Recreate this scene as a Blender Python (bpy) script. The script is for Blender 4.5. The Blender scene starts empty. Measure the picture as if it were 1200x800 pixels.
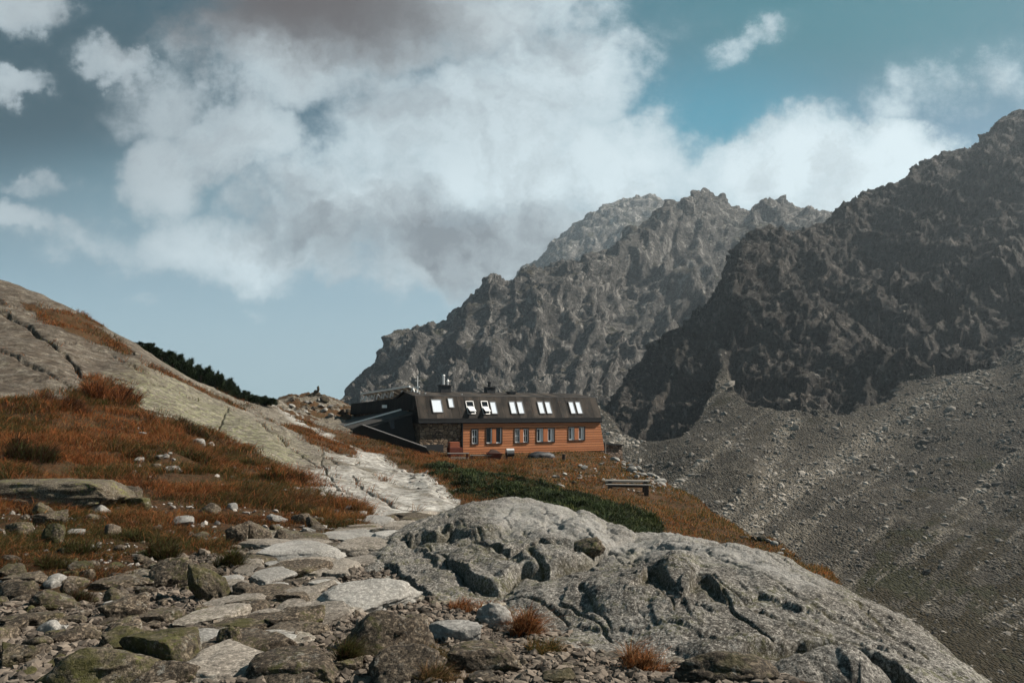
import bpy, bmesh, math, random
import numpy as np
from mathutils import Vector, Matrix, Euler

R = math.radians
scene = bpy.context.scene
col = scene.collection
rng = np.random.default_rng(7)
random.seed(7)

# ------------------------------------------------------------------ calibration
# eye 1.7 m above the gravel, 24 mm lens held level with a rising front:
# a point x right, y ahead, z up sits at px = 600 + 800 x/y, py = 482 - 800 (z-EYE)/y
F, CX, HY, EYE = 800.0, 600.0, 482.0, 1.7
def P(px, py, D):
    return Vector(((px - CX) / F * D, D, EYE + (HY - py) / F * D))

SUN_EL, SUN_AZ = 41.0, 79.0      # degrees; azimuth clockwise from +Y (the view) towards +X

# ------------------------------------------------------------------ object helpers
def tag(o, label=None, cat=None, group=None, kind=None):
    if label: o['label'] = label
    if cat: o['category'] = cat
    if group: o['group'] = group
    if kind: o['kind'] = kind
    return o

def empty(name, loc=(0, 0, 0), rz=0.0):
    o = bpy.data.objects.new(name, None)
    o.empty_display_size = 0.2
    col.objects.link(o)
    o.location = loc
    o.rotation_euler = (0, 0, rz)
    return o

def link(name, me, mat=None, parent=None):
    o = bpy.data.objects.new(name, me)
    if mat is not None and len(me.materials) == 0:
        me.materials.append(mat)
    col.objects.link(o)
    if parent is not None:
        o.parent = parent
    return o

def np_mesh(name, verts, faces, smooth=True, attrs=None):
    """faces: list of int arrays (n,k)"""
    me = bpy.data.meshes.new(name)
    verts = np.asarray(verts, np.float32).reshape(-1, 3)
    me.vertices.add(len(verts))
    me.vertices.foreach_set('co', verts.ravel())
    nl = sum(f.size for f in faces); nf = sum(len(f) for f in faces)
    me.loops.add(nl); me.polygons.add(nf)
    me.loops.foreach_set('vertex_index', np.concatenate([f.ravel() for f in faces]).astype(np.int32))
    tot = np.concatenate([np.full(len(f), f.shape[1], np.int32) for f in faces])
    start = np.concatenate([[0], np.cumsum(tot)[:-1]]).astype(np.int32)
    me.polygons.foreach_set('loop_start', start)
    me.polygons.foreach_set('use_smooth', np.full(nf, smooth, bool))
    me.update(calc_edges=True)
    for k, v in (attrs or {}).items():
        at = me.attributes.new(k, 'FLOAT_COLOR', 'POINT')
        c = np.ones((len(verts), 4), np.float32)
        c[:, :v.shape[1]] = v
        at.data.foreach_set('color', c.ravel())
    return me

# ------------------------------------------------------------------ noise
_G = np.array([[1,1,0],[-1,1,0],[1,-1,0],[-1,-1,0],[1,0,1],[-1,0,1],[1,0,-1],[-1,0,-1],
               [0,1,1],[0,-1,1],[0,1,-1],[0,-1,-1],[1,1,0],[-1,1,0],[0,-1,1],[0,-1,-1]], np.float32)
_PERM = np.random.default_rng(11).permutation(4096).astype(np.int32)
_GX, _GY, _GZ = (np.ascontiguousarray(_G[:, k]) for k in range(3))
def _perlin(p):
    i = np.floor(p); f = (p - i).astype(np.float32); i = i.astype(np.int32) & 4095
    fx, fy, fz = f[:, 0], f[:, 1], f[:, 2]
    ix, iy, iz = i[:, 0], i[:, 1], i[:, 2]
    w = f * f * f * (f * (f * 6 - 15) + 10)
    ux, uy, uz = w[:, 0], w[:, 1], w[:, 2]
    out = None
    for dx in (0, 1):
        a = _PERM[(ix + dx) & 4095]; oy = None
        for dy in (0, 1):
            b = _PERM[(a + iy + dy) & 4095]; oz = None
            for dz in (0, 1):
                h = _PERM[(b + iz + dz) & 4095] & 15
                d = _GX[h] * (fx - dx) + _GY[h] * (fy - dy) + _GZ[h] * (fz - dz)
                oz = d if oz is None else oz + (d - oz) * uz
            oy = oz if oy is None else oy + (oz - oy) * uy
        out = oy if out is None else out + (oy - out) * ux
    return out
from concurrent.futures import ThreadPoolExecutor
_POOL = ThreadPoolExecutor(4)
def perlin(p):
    p = np.asarray(p, np.float64)
    n = len(p)
    if n < 20000: return _perlin(p)
    return np.concatenate(list(_POOL.map(_perlin, [p[k:k + 16000] for k in range(0, n, 16000)])))
def fbm(p, wl, octv=4, gain=0.5, lac=2.1, mode=''):
    s = 0; a = 1.0; q = np.asarray(p, np.float64) / wl; t = 0; prev = 1.0
    for k in range(octv):
        n = perlin(q + 17.3 * k)
        if mode == 'ridged':
            n = 1 - np.abs(n) * 1.7; n = n * n * prev; prev = np.clip(n * 1.3, 0, 1); n = n - 0.45
        elif mode == 'billow':
            n = np.abs(n) * 2 - 0.5
        s = s + a * n; t += a; a *= gain; q = q * lac
    return s / t
def _facet(p):
    """broken rock: every cell is a plane with its own tilt, meeting its neighbours in sharp steps"""
    i0 = np.floor(p).astype(np.int32); f = (p - i0).astype(np.float32)
    best = np.full(len(p), 9., np.float32); val = np.zeros(len(p), np.float32)
    for dx in (-1, 0, 1):
        a = _PERM[(i0[:, 0] + dx) & 4095]
        for dy in (-1, 0, 1):
            b = _PERM[(a + i0[:, 1] + dy) & 4095]
            for dz in (-1, 0, 1):
                h = _PERM[(b + i0[:, 2] + dz) & 4095]
                h2 = _PERM[(h + 71) & 4095]; h3 = _PERM[(h2 + 133) & 4095]
                ex = f[:, 0] - dx - .15 - .7 * (h / 4096.); ey = f[:, 1] - dy - .15 - .7 * (h2 / 4096.); ez = f[:, 2] - dz - .15 - .7 * (h3 / 4096.)
                d = ex * ex + ey * ey + ez * ez
                w = d < best
                best = np.where(w, d, best)
                v = ((h * 7) % 4096 / 2048. - 1) * .45 + ex * ((h2 * 5) % 4096 / 2048. - 1) + ey * ((h3 * 3) % 4096 / 2048. - 1) + ez * ((h * 11) % 4096 / 2048. - 1)
                val = np.where(w, v, val)
    return val
def facet(p, wl):
    p = np.asarray(p, np.float64) / wl
    return np.concatenate(list(_POOL.map(_facet, [p[k:k + 16000] for k in range(0, len(p), 16000)])))
def sstep(x, a, b):
    t = np.clip((x - a) / (b - a), 0, 1)
    return t * t * (3 - 2 * t)

# ------------------------------------------------------------------ interpolation of profiles
def pchip(x, y, xe):
    """x (n,), y (n,m), xe (k,) -> (k,m), monotone, clamped outside"""
    x = np.asarray(x, float); y = np.asarray(y, float)
    if y.ndim == 1: y = y[:, None]
    h = np.diff(x)[:, None]; d = np.diff(y, axis=0) / h
    m = np.zeros_like(y)
    if len(x) > 2:
        w1 = 2 * h[1:] + h[:-1]; w2 = h[1:] + 2 * h[:-1]
        with np.errstate(divide='ignore', invalid='ignore'):
            mm = (w1 + w2) / (w1 / d[:-1] + w2 / d[1:])
        m[1:-1] = np.where(d[:-1] * d[1:] > 0, mm, 0)
    m[0] = d[0]; m[-1] = d[-1]
    xe = np.clip(xe, x[0], x[-1])
    k = np.clip(np.searchsorted(x, xe) - 1, 0, len(x) - 2)
    t = ((xe - x[k]) / (x[k + 1] - x[k]))[:, None]; hh = h[k]
    return ((2*t**3 - 3*t**2 + 1) * y[k] + (t**3 - 2*t**2 + t) * hh * m[k]
            + (-2*t**3 + 3*t**2) * y[k + 1] + (t**3 - t**2) * hh * m[k + 1])

class Field:
    """terrain given as profiles: {px: [(py, D), ...]}; keeps e = (z-EYE)/y over (a = x/y, L = ln y)"""
    def __init__(self, cols, na=900, nl=700):
        pxs = sorted(cols)
        dmin = min(p[1] for c in cols.values() for p in c); dmax = max(p[1] for c in cols.values() for p in c)
        self.L = np.linspace(math.log(dmin), math.log(dmax), nl)
        tab = []
        for px in pxs:
            c = sorted(cols[px], key=lambda q: q[1])
            tab.append(pchip([math.log(q[1]) for q in c], np.array([(HY - q[0]) / F for q in c]), self.L)[:, 0])
        ca = [(px - CX) / F for px in pxs]
        self.a = np.linspace(ca[0], ca[-1], na)
        self.E = pchip(ca, np.array(tab), self.a)          # (na, nl)
    def e(self, a, L):
        fa = np.clip((a - self.a[0]) / (self.a[1] - self.a[0]), 0, len(self.a) - 1.001)
        fl = np.clip((L - self.L[0]) / (self.L[1] - self.L[0]), 0, len(self.L) - 1.001)
        i = fa.astype(int); j = fl.astype(int); s = fa - i; t = fl - j
        E = self.E
        return (E[i, j]*(1-s)*(1-t) + E[i+1, j]*s*(1-t) + E[i, j+1]*(1-s)*t + E[i+1, j+1]*s*t)

class Grid:
    """a sheet over (a, L) with a displacement; can be asked for heights afterwards"""
    def __init__(self, field, a, L):
        self.av, self.Lv = np.asarray(a), np.asarray(L)
        A, LL = np.meshgrid(self.av, self.Lv)               # rows = L
        self.shape = A.shape
        self.A, self.LL = A.ravel(), LL.ravel()
        y = np.exp(self.LL); e = field.e(self.A, self.LL)
        self.px = CX + F * self.A; self.py = HY - F * e
        self.pos = np.stack([self.A * y, y, EYE + e * y], 1)
    def normals(self):
        p = self.pos.reshape(*self.shape, 3)
        du = np.gradient(p, axis=1); dv = np.gradient(p, axis=0)
        n = np.cross(du, dv); n /= np.linalg.norm(n, axis=-1, keepdims=True) + 1e-9
        return n.reshape(-1, 3)
    def faces(self, keep=None):
        r, c = self.shape
        idx = np.arange(r * c).reshape(r, c)
        f = np.stack([idx[:-1, :-1], idx[:-1, 1:], idx[1:, 1:], idx[1:, :-1]], -1).reshape(-1, 4)
        return f
    def mesh(self, name, attrs=None):
        return np_mesh(name, self.pos, [self.faces()], True, attrs)
    # --- look-ups
    def _ij(self, a, L):
        i = np.interp(L, self.Lv, np.arange(len(self.Lv))); j = np.interp(a, self.av, np.arange(len(self.av)))
        return i, j
    def sample(self, arr, x, y):
        x = np.atleast_1d(x).astype(float); y = np.atleast_1d(y).astype(float)
        i, j = self._ij(x / y, np.log(y))
        i0 = np.clip(i.astype(int), 0, self.shape[0] - 2); j0 = np.clip(j.astype(int), 0, self.shape[1] - 2)
        s = i - i0; t = j - j0; g = arr.reshape(self.shape)
        return g[i0, j0]*(1-s)*(1-t) + g[i0+1, j0]*s*(1-t) + g[i0, j0+1]*(1-s)*t + g[i0+1, j0+1]*s*t
    def z(self, x, y):
        return self.sample(self.pos[:, 2], x, y)
    def hit(self, px, py):
        """nearest distance at which the sheet is met by the sight line through (px, py)"""
        a = (px - CX) / F
        L = np.linspace(self.Lv[0], self.Lv[-1], 1500); y = np.exp(L)
        zz = self.z(a * y, y)
        pyy = HY - F * (zz - EYE) / y
        k = np.nonzero(pyy <= py)[0]
        return float(y[k[0]]) if len(k) else float(y[-1])

# ------------------------------------------------------------------ masks drawn as outlines on the ground
def poly_sd(px, py, pts):
    """signed distance to a polygon, negative inside"""
    pts = np.asarray(pts, float); d = np.full(len(px), 1e9); ins = np.zeros(len(px), bool)
    n = len(pts)
    for k in range(n):
        x0, y0 = pts[k]; x1, y1 = pts[(k + 1) % n]
        ex, ey = x1 - x0, y1 - y0
        t = np.clip(((px - x0) * ex + (py - y0) * ey) / (ex * ex + ey * ey + 1e-9), 0, 1)
        d = np.minimum(d, (px - x0 - t * ex) ** 2 + (py - y0 - t * ey) ** 2)
        c = ((y0 <= py) & (y1 > py)) | ((y1 <= py) & (y0 > py))
        ins ^= c & (px < x0 + (py - y0) * ex / (ey if abs(ey) > 1e-9 else 1e-9))
    d = np.sqrt(d)
    return np.where(ins, -d, d)
def line_d(px, py, pts):
    pts = np.asarray(pts, float); d = np.full(len(px), 1e9)
    for k in range(len(pts) - 1):
        x0, y0 = pts[k]; x1, y1 = pts[k + 1]; ex, ey = x1 - x0, y1 - y0
        t = np.clip(((px - x0) * ex + (py - y0) * ey) / (ex * ex + ey * ey + 1e-9), 0, 1)
        d = np.minimum(d, (px - x0 - t * ex) ** 2 + (py - y0 - t * ey) ** 2)
    return np.sqrt(d)
SUN_E, EXPO, HAZE, HAZE_TOP = 5.0, 1.0, 0.0001, 680.0
SKY_TINT = (0.27, 0.43, 0.40)
ALB = (0.745, 0.73, 0.70)      # sets every ground tone a little lower and warmer
# ------------------------------------------------------------------ materials
class NT:
    def __init__(self, tree):
        self.t = tree; self.n = tree.nodes; self.l = tree.links
    def node(self, typ, **kw):
        nd = self.n.new(typ)
        for k, v in kw.items():
            setattr(nd, k, v)
        return nd
    def inp(self, sock, v):
        if v is None: return
        if hasattr(v, 'is_output') or isinstance(v, bpy.types.NodeSocket):
            self.l.new(v, sock)
        else:
            if sock.type == 'RGBA' and not hasattr(v, '__len__'): v = (v, v, v, 1)
            if sock.type == 'RGBA' and len(v) == 3: v = (*v, 1)
            sock.default_value = v
    def m(self, op, a, b=None, c=None, clamp=False):
        nd = self.node('ShaderNodeMath', operation=op, use_clamp=clamp)
        for s, v in zip(nd.inputs, (a, b, c)): self.inp(s, v)
        return nd.outputs[0]
    def vm(self, op, a, b=None):
        nd = self.node('ShaderNodeVectorMath', operation=op)
        self.inp(nd.inputs[0], a)
        if b is not None: self.inp(nd.inputs[3] if op == 'SCALE' else nd.inputs[1], b)
        return nd.outputs[1] if op in ('LENGTH', 'DOT_PRODUCT', 'DISTANCE') else nd.outputs[0]
    def mix(self, f, a, b, mode='MIX'):
        nd = self.node('ShaderNodeMix', data_type='RGBA', blend_type=mode)
        self.inp(nd.inputs[0], f); self.inp(nd.inputs[6], a); self.inp(nd.inputs[7], b)
        return nd.outputs[2]
    def noise(self, vec, scale, detail=4, rough=0.55, dist=0.0, out=0):
        nd = self.node('ShaderNodeTexNoise')
        self.inp(nd.inputs['Vector'], vec); nd.inputs['Scale'].default_value = scale
        nd.inputs['Detail'].default_value = detail; nd.inputs['Roughness'].default_value = rough
        nd.inputs['Distortion'].default_value = dist
        return nd.outputs[out]
    def voro(self, vec, scale, feature='F1', out='Distance', rand=1.0):
        nd = self.node('ShaderNodeTexVoronoi', feature=feature)
        self.inp(nd.inputs['Vector'], vec); nd.inputs['Scale'].default_value = scale
        nd.inputs['Randomness'].default_value = rand
        return nd.outputs[out]
    def ss(self, x, a, b, lo=0.0, hi=1.0):
        nd = self.node('ShaderNodeMapRange', interpolation_type='SMOOTHSTEP')
        self.inp(nd.inputs[0], x); nd.inputs[1].default_value = a; nd.inputs[2].default_value = b
        nd.inputs[3].default_value = lo; nd.inputs[4].default_value = hi
        return nd.outputs[0]
    def mapping(self, vec, scale=(1, 1, 1), rot=(0, 0, 0), loc=(0, 0, 0)):
        nd = self.node('ShaderNodeMapping')
        self.inp(nd.inputs[0], vec); nd.inputs[1].default_value = loc; nd.inputs[2].default_value = rot; nd.inputs[3].default_value = scale
        return nd.outputs[0]
    def bump(self, height, strength, dist, normal=None):
        nd = self.node('ShaderNodeBump')
        nd.inputs['Strength'].default_value = strength; nd.inputs['Distance'].default_value = dist
        self.inp(nd.inputs['Height'], height)
        if normal is not None: self.l.new(normal, nd.inputs['Normal'])
        return nd.outputs[0]
    def attr(self, name):
        nd = self.node('ShaderNodeAttribute', attribute_name=name)
        sp = self.node('ShaderNodeSeparateColor'); self.l.new(nd.outputs['Color'], sp.inputs[0])
        return nd.outputs['Color'], sp.outputs[0], sp.outputs[1], sp.outputs[2]

def new_mat(name, rough=0.9, spec=0.25):
    m = bpy.data.materials.new(name); m.use_nodes = True
    t = NT(m.node_tree); b = m.node_tree.nodes['Principled BSDF']
    b.inputs['Roughness'].default_value = rough
    b.inputs['Specular IOR Level'].default_value = spec
    return m, t, b

def granite_color(t, vec, up, c1, c2, lichen=0.5, green=0.35, fine=1.0, moss=None, soft=1.0):
    """coarse-grained granite with pale crusts and yellow-green lichen; every patch is its own growth, not shade"""
    big = t.noise(vec, 0.9, 5, 0.62)
    base = t.mix(t.ss(big, 0.36, 0.64), c1, c2)
    mid = t.noise(vec, 4.2 * fine, 8, 0.72, 0.3)
    base = t.mix(t.ss(mid, 0.46, 0.66, 0.0, 0.68 * soft), base, tuple(v * 0.45 for v in c1))
    base = t.mix(t.ss(mid, 0.46, 0.3, 0.0, 0.5 * soft), base, tuple(min(1, v * 1.5) for v in c2))
    # mineral grains
    gr = t.noise(vec, 34.0 * fine, 3, 0.8)
    base = t.mix(t.ss(gr, 0.52, 0.6, 0.0, 0.85 * soft), base, tuple(v * 0.25 for v in c1))
    base = t.mix(t.ss(gr, 0.46, 0.38, 0.0, 0.85 * soft), base, tuple(min(1, v * 2.2) for v in c2))
    # pale crusts with ragged rims
    f = t.m('MULTIPLY', t.ss(t.noise(vec, 13.0 * fine, 5, 0.75, 0.5), 0.56, 0.61), t.ss(t.noise(vec, 2.3, 4, 0.65), 0.47, 0.6, 0.0, lichen))
    base = t.mix(f, base, t.mix(gr, (0.26, 0.26, 0.23), (0.5, 0.49, 0.46)))
    # black crust
    f = t.m('MULTIPLY', t.ss(t.noise(t.vm('ADD', vec, (9.1, 3.3, 5.7)), 16.0 * fine, 5, 0.75), 0.56, 0.62), 0.7 * soft)
    base = t.mix(f, base, (0.022, 0.02, 0.018))
    # yellow-green map lichen
    g = t.m('MULTIPLY', t.ss(t.noise(vec, 1.7, 4, 0.7), 0.5, 0.6), t.ss(t.noise(vec, 17.0 * fine, 5, 0.75), 0.49, 0.56, 0.0, green))
    base = t.mix(g, base, (0.16, 0.17, 0.05))
    if moss is not None:
        base = t.mix(moss, base, t.mix(t.noise(vec, 30.0, 3), (0.03, 0.034, 0.01), (0.085, 0.08, 0.022)))
    h = t.m('ADD', t.m('MULTIPLY', t.noise(vec, 4.6 * fine, 8, 0.7), 1.2), t.m('MULTIPLY', gr, 0.32))
    return base, h

def mat_granite_rock(name, c1, c2, lichen=0.5, green=0.35, mossy=0.0, fine=1.0, bump=0.045, soft=1.0):
    m, t, b = new_mat(name, 0.92, 0.2)
    tc = t.node('ShaderNodeTexCoord'); oi = t.node('ShaderNodeObjectInfo'); geo = t.node('ShaderNodeNewGeometry')
    off = t.m('MULTIPLY', oi.outputs['Random'], 37.0)
    vec = t.vm('ADD', geo.outputs['Position'], t.node('ShaderNodeCombineXYZ').outputs[0])
    cmb = t.node('ShaderNodeCombineXYZ'); t.inp(cmb.inputs[0], off); t.inp(cmb.inputs[2], off)
    vec = t.vm('ADD', geo.outputs['Position'], cmb.outputs[0])
    moss = None
    if mossy > 0:
        sp = t.node('ShaderNodeSeparateXYZ'); t.l.new(geo.outputs['Normal'], sp.inputs[0])
        moss = t.m('MULTIPLY', t.ss(t.noise(vec, 3.5, 5, 0.7), 0.58 - 0.2 * mossy, 0.66 - 0.12 * mossy), mossy)
    cl, h = granite_color(t, vec, None, c1, c2, lichen, green, fine, moss, soft)
    # each stone its own tone
    cl = t.mix(1.0, cl, t.mix(oi.outputs['Random'], (0.72, 0.7, 0.68), (1.15, 1.12, 1.08)), 'MULTIPLY')
    t.inp(b.inputs['Base Color'], t.mix(1.0, cl, ALB, 'MULTIPLY'))
    t.l.new(t.bump(h, 0.9, bump), b.inputs['Normal'])
    return m

def mat_outcrop():
    m, t, b = new_mat('granite_bedrock', 0.92, 0.2)
    geo = t.node('ShaderNodeNewGeometry'); vec = geo.outputs['Position']
    acol, ar, ag, ab = t.attr('mask')                  # r olive-brown in crevices, g sunlit crest painted pale
    cl, h = granite_color(t, vec, None, (0.125, 0.113, 0.098), (0.218, 0.207, 0.190), 0.7, 0.3, 1.0, None)
    nz = t.noise(vec, 9.0, 5, 0.7)
    cr = t.m('MULTIPLY', ar, t.ss(nz, 0.38, 0.58))
    cl = t.mix(cr, cl, t.mix(t.noise(vec, 40.0, 3), (0.045, 0.045, 0.018), (0.085, 0.07, 0.035)))
    cl = t.mix(t.m('MULTIPLY', ag, t.ss(nz, 0.35, 0.6, 0.25, 0.8)), cl, t.mix(t.noise(vec, 70, 3), (0.22, 0.215, 0.205), (0.46, 0.455, 0.44)))
    t.inp(b.inputs['Base Color'], t.mix(1.0, cl, ALB, 'MULTIPLY'))
    t.l.new(t.bump(h, 1.0, 0.06), b.inputs['Normal'])
    return m

def mat_ground():
    """near ground: granite slabs, soil under the grass, gravel of the path"""
    m, t, b = new_mat('alpine_ground', 0.95, 0.15)
    geo = t.node('ShaderNodeNewGeometry'); vec = geo.outputs['Position']
    _, veg, grav, pale = t.attr('mask')
    _, lich, dark, _b = t.attr('mask_two')
    rock, hr = granite_color(t, vec, None, (0.125, 0.108, 0.086), (0.185, 0.165, 0.137), 0.45, 0.2, 0.3, None)
    mot = t.noise(vec, 2.0, 9, 0.82)
    mo2 = t.noise(t.mapping(vec, (1, 1, 1.6), (0.3, 0.2, 0.4)), 0.55, 8, 0.75, 0.6)
    # sheet-like streaks of the ice-worn slabs
    st = t.noise(t.mapping(vec, (0.25, 0.8, 2.5), (0.2, 0.3, 0.5)), 1.3, 6, 0.7)
    rock = t.mix(t.ss(st, 0.5, 0.7, 0.0, 0.6), rock, (0.07, 0.062, 0.053))
    rock = t.mix(t.m('MULTIPLY', lich, t.ss(t.noise(vec, 3.2, 8, 0.8), 0.47, 0.57, 0.0, 0.75)), rock, (0.20, 0.21, 0.105))
    rock = t.mix(t.m('MULTIPLY', pale, t.ss(t.noise(vec, 2.2, 9, 0.78), 0.36, 0.56, 0.25, 0.95)), rock, (0.37, 0.365, 0.35))
    rock = t.mix(t.m('MULTIPLY', dark, t.ss(t.noise(vec, 1.2, 5, 0.7), 0.35, 0.6, 0.2, 0.85)), rock, (0.075, 0.058, 0.044))
    rock = t.mix(t.ss(mot, 0.5, 0.57, 0.0, 0.75), rock, t.mix(1.0, rock, (0.38, 0.36, 0.33), 'MULTIPLY'))
    rock = t.mix(t.ss(mot, 0.46, 0.40, 0.0, 0.6), rock, t.mix(1.0, rock, (1.9, 1.9, 1.85), 'MULTIPLY'))
    rock = t.mix(t.ss(mo2, 0.5, 0.62, 0.0, 0.6), rock, t.mix(1.0, rock, (0.5, 0.46, 0.4), 'MULTIPLY'))
    soil = t.mix(t.ss(t.noise(vec, 14.0, 7, 0.8), 0.35, 0.65), (0.03, 0.02, 0.011), t.mix(t.noise(vec, 0.9, 6, 0.7), (0.075, 0.045, 0.02), (0.19, 0.085, 0.034)))
    soil = t.mix(t.ss(t.noise(vec, 3.3, 5, 0.7), 0.5, 0.62, 0.0, 0.8), soil, (0.045, 0.045, 0.018))
    vo = t.node('ShaderNodeTexVoronoi', feature='F1'); t.inp(vo.inputs['Vector'], vec); vo.inputs['Scale'].default_value = 22.0
    vo2 = t.node('ShaderNodeTexVoronoi', feature='F1'); t.inp(vo2.inputs['Vector'], vec); vo2.inputs['Scale'].default_value = 9.0
    sp = t.node('ShaderNodeSeparateColor'); t.l.new(vo.outputs['Color'], sp.inputs[0])
    gr = t.mix(sp.outputs[0], (0.055, 0.042, 0.033), (0.21, 0.17, 0.14))
    gr = t.mix(t.ss(t.noise(vec, 1.6, 5, 0.65), 0.48, 0.62, 0.0, 0.7), gr, (0.085, 0.055, 0.04))
    nb = t.noise(vec, 1.7, 7, 0.72); nf = t.noise(vec, 11.0, 4, 0.7)
    nn = t.m('ADD', t.m('MULTIPLY', t.m('SUBTRACT', nb, 0.5), 1.5), t.m('MULTIPLY', t.m('SUBTRACT', nf, 0.5), 0.9))
    vm_ = t.ss(t.m('ADD', veg, nn), 0.42, 0.58)
    gm = t.ss(t.m('ADD', grav, nn), 0.42, 0.58)
    c = t.mix(gm, rock, gr)
    c = t.mix(vm_, c, soil)
    t.inp(b.inputs['Base Color'], t.mix(1.0, c, ALB, 'MULTIPLY'))
    hg = t.m('MULTIPLY', t.m('ADD', vo.outputs['Distance'], vo2.outputs['Distance']), -1.1)
    h = t.m('ADD', t.m('MULTIPLY', hr, t.m('SUBTRACT', 1.0, gm)), t.m('MULTIPLY', hg, gm))
    h = t.m('ADD', h, t.m('MULTIPLY', vm_, t.m('MULTIPLY', t.noise(vec, 14.0, 7, 0.8), 1.6)))
    t.l.new(t.bump(h, 1.0, 0.07), b.inputs['Normal'])
    return m

def mat_mountain(name, sc, r1, r2, scree1, scree2, grass):
    """cliff rock, scree and thin alpine turf; mask r = scree, g = pale debris streak, b = turf and painted gully shade"""
    m, t, b = new_mat(name, 0.95, 0.1)
    geo = t.node('ShaderNodeNewGeometry'); vec = geo.outputs['Position']
    _, scr, streak, turf = t.attr('mask')
    v = t.vm('SCALE', vec, sc)
    st = t.noise(t.mapping(v, (1.0, 1.0, 0.35), (0.25, -0.5, 0.0)), 0.06, 9, 0.72, 0.4)
    rock = t.mix(t.ss(st, 0.36, 0.64), r1, r2)
    fr = t.noise(t.mapping(v, (1.0, 1.0, 2.2), (0.5, 0.35, 0.3)), 0.3, 7, 0.75)
    rock = t.mix(t.ss(fr, 0.48, 0.62, 0.0, 0.85), rock, tuple(x * 0.3 for x in r1))
    sp_ = t.noise(t.mapping(v, (1.0, 1.0, 0.5), (0.0, -0.6, 0.0)), 0.16, 7, 0.72)
    rock = t.mix(t.ss(sp_, 0.54, 0.62, 0.0, 0.85), rock, tuple(min(1, x * 2.6) for x in r2))
    sp3 = t.noise(t.mapping(v, (1.0, 1.0, 0.8), (0.4, 0.5, 0.2)), 0.55, 6, 0.75)
    rock = t.mix(t.ss(sp3, 0.56, 0.63, 0.0, 0.7), rock, tuple(min(1, x * 2.4) for x in r2))
    nz = t.noise(v, 0.05, 8, 0.72)
    tf = t.ss(t.m('ADD', turf, t.m('MULTIPLY', t.m('SUBTRACT', nz, 0.5), 1.8)), 0.4, 0.62, 0.0, 0.9)
    turfc = t.mix(t.noise(v, 0.22, 6, 0.75), grass, tuple(x * 0.45 for x in grass))
    turfc = t.mix(t.ss(t.noise(v, 0.045, 5, 0.7), 0.48, 0.6, 0.0, 0.7), turfc, (0.03, 0.034, 0.014))
    vo = t.node('ShaderNodeTexVoronoi', feature='F1'); t.inp(vo.inputs['Vector'], v); vo.inputs['Scale'].default_value = 1.6
    sep = t.node('ShaderNodeSeparateColor'); t.l.new(vo.outputs['Color'], sep.inputs[0])
    vo2 = t.node('ShaderNodeTexVoronoi', feature='F1'); t.inp(vo2.inputs['Vector'], v); vo2.inputs['Scale'].default_value = 0.75
    sep2 = t.node('ShaderNodeSeparateColor'); t.l.new(vo2.outputs['Color'], sep2.inputs[0])
    sc_c = t.mix(sep.outputs[0], scree1, scree2)
    sc_c = t.mix(t.ss(sep2.outputs[1], 0.72, 0.95, 0.0, 0.8), sc_c, tuple(x * 1.5 for x in scree2))
    sc_c = t.mix(t.ss(t.noise(v, 0.09, 7, 0.7), 0.46, 0.62, 0.0, 0.6), sc_c, tuple(x * 0.55 for x in scree1))
    sc_c = t.mix(t.m('MULTIPLY', streak, 0.75), sc_c, t.mix(sep.outputs[2], tuple(x * 1.6 for x in scree2), tuple(x * 3.4 for x in scree2)))
    c = t.mix(scr, rock, sc_c)
    c = t.mix(tf, c, turfc)
    t.inp(b.inputs['Base Color'], t.mix(1.0, c, ALB, 'MULTIPLY'))
    hr = t.m('ADD', t.noise(t.mapping(v, (1, 1, 0.6), (0.3, -0.4, 0)), 0.25, 10, 0.75), t.m('MULTIPLY', fr, 0.7))
    hs = t.m('MULTIPLY', t.m('ADD', vo.outputs['Distance'], vo2.outputs['Distance']), -0.28)
    h = t.m('ADD', t.m('MULTIPLY', hr, t.m('SUBTRACT', 1.0, scr)), t.m('MULTIPLY', hs, scr))
    t.l.new(t.bump(h, 1.0, 4.0 / sc), b.inputs['Normal'])
    return m

def mat_blades(name, trans=0.35):
    m, t, b = new_mat(name, 0.8, 0.15)
    a = t.node('ShaderNodeAttribute', attribute_name='tint')
    ac = t.mix(1.0, a.outputs['Color'], (0.82, 0.8, 0.76), 'MULTIPLY')
    t.l.new(ac, b.inputs['Base Color'])
    tr = t.node('ShaderNodeBsdfTranslucent'); t.l.new(ac, tr.inputs[0])
    mx = t.node('ShaderNodeMixShader'); mx.inputs[0].default_value = trans
    t.l.new(b.outputs[0], mx.inputs[1]); t.l.new(tr.outputs[0], mx.inputs[2])
    t.l.new(mx.outputs[0], m.node_tree.nodes['Material Output'].inputs[0])
    return m

def mat_plain(name, c, rough=0.7, spec=0.3, var=0.25, scale=3.0, stretch=(1, 1, 1), metal=0.0, bump=0.0):
    m, t, b = new_mat(name, rough, spec)
    tc = t.node('ShaderNodeTexCoord')
    v = t.mapping(tc.outputs['Object'], stretch)
    n = t.noise(v, scale, 6, 0.65)
    t.inp(b.inputs['Base Color'], t.mix(n, tuple(x * (1 - var * 1.6) for x in c), tuple(min(1, x * (1 + var * 1.6)) for x in c)))
    b.inputs['Metallic'].default_value = metal
    if bump: t.l.new(t.bump(t.noise(v, scale * 6, 4, 0.7), 0.8, bump), b.inputs['Normal'])
    return m

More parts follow.
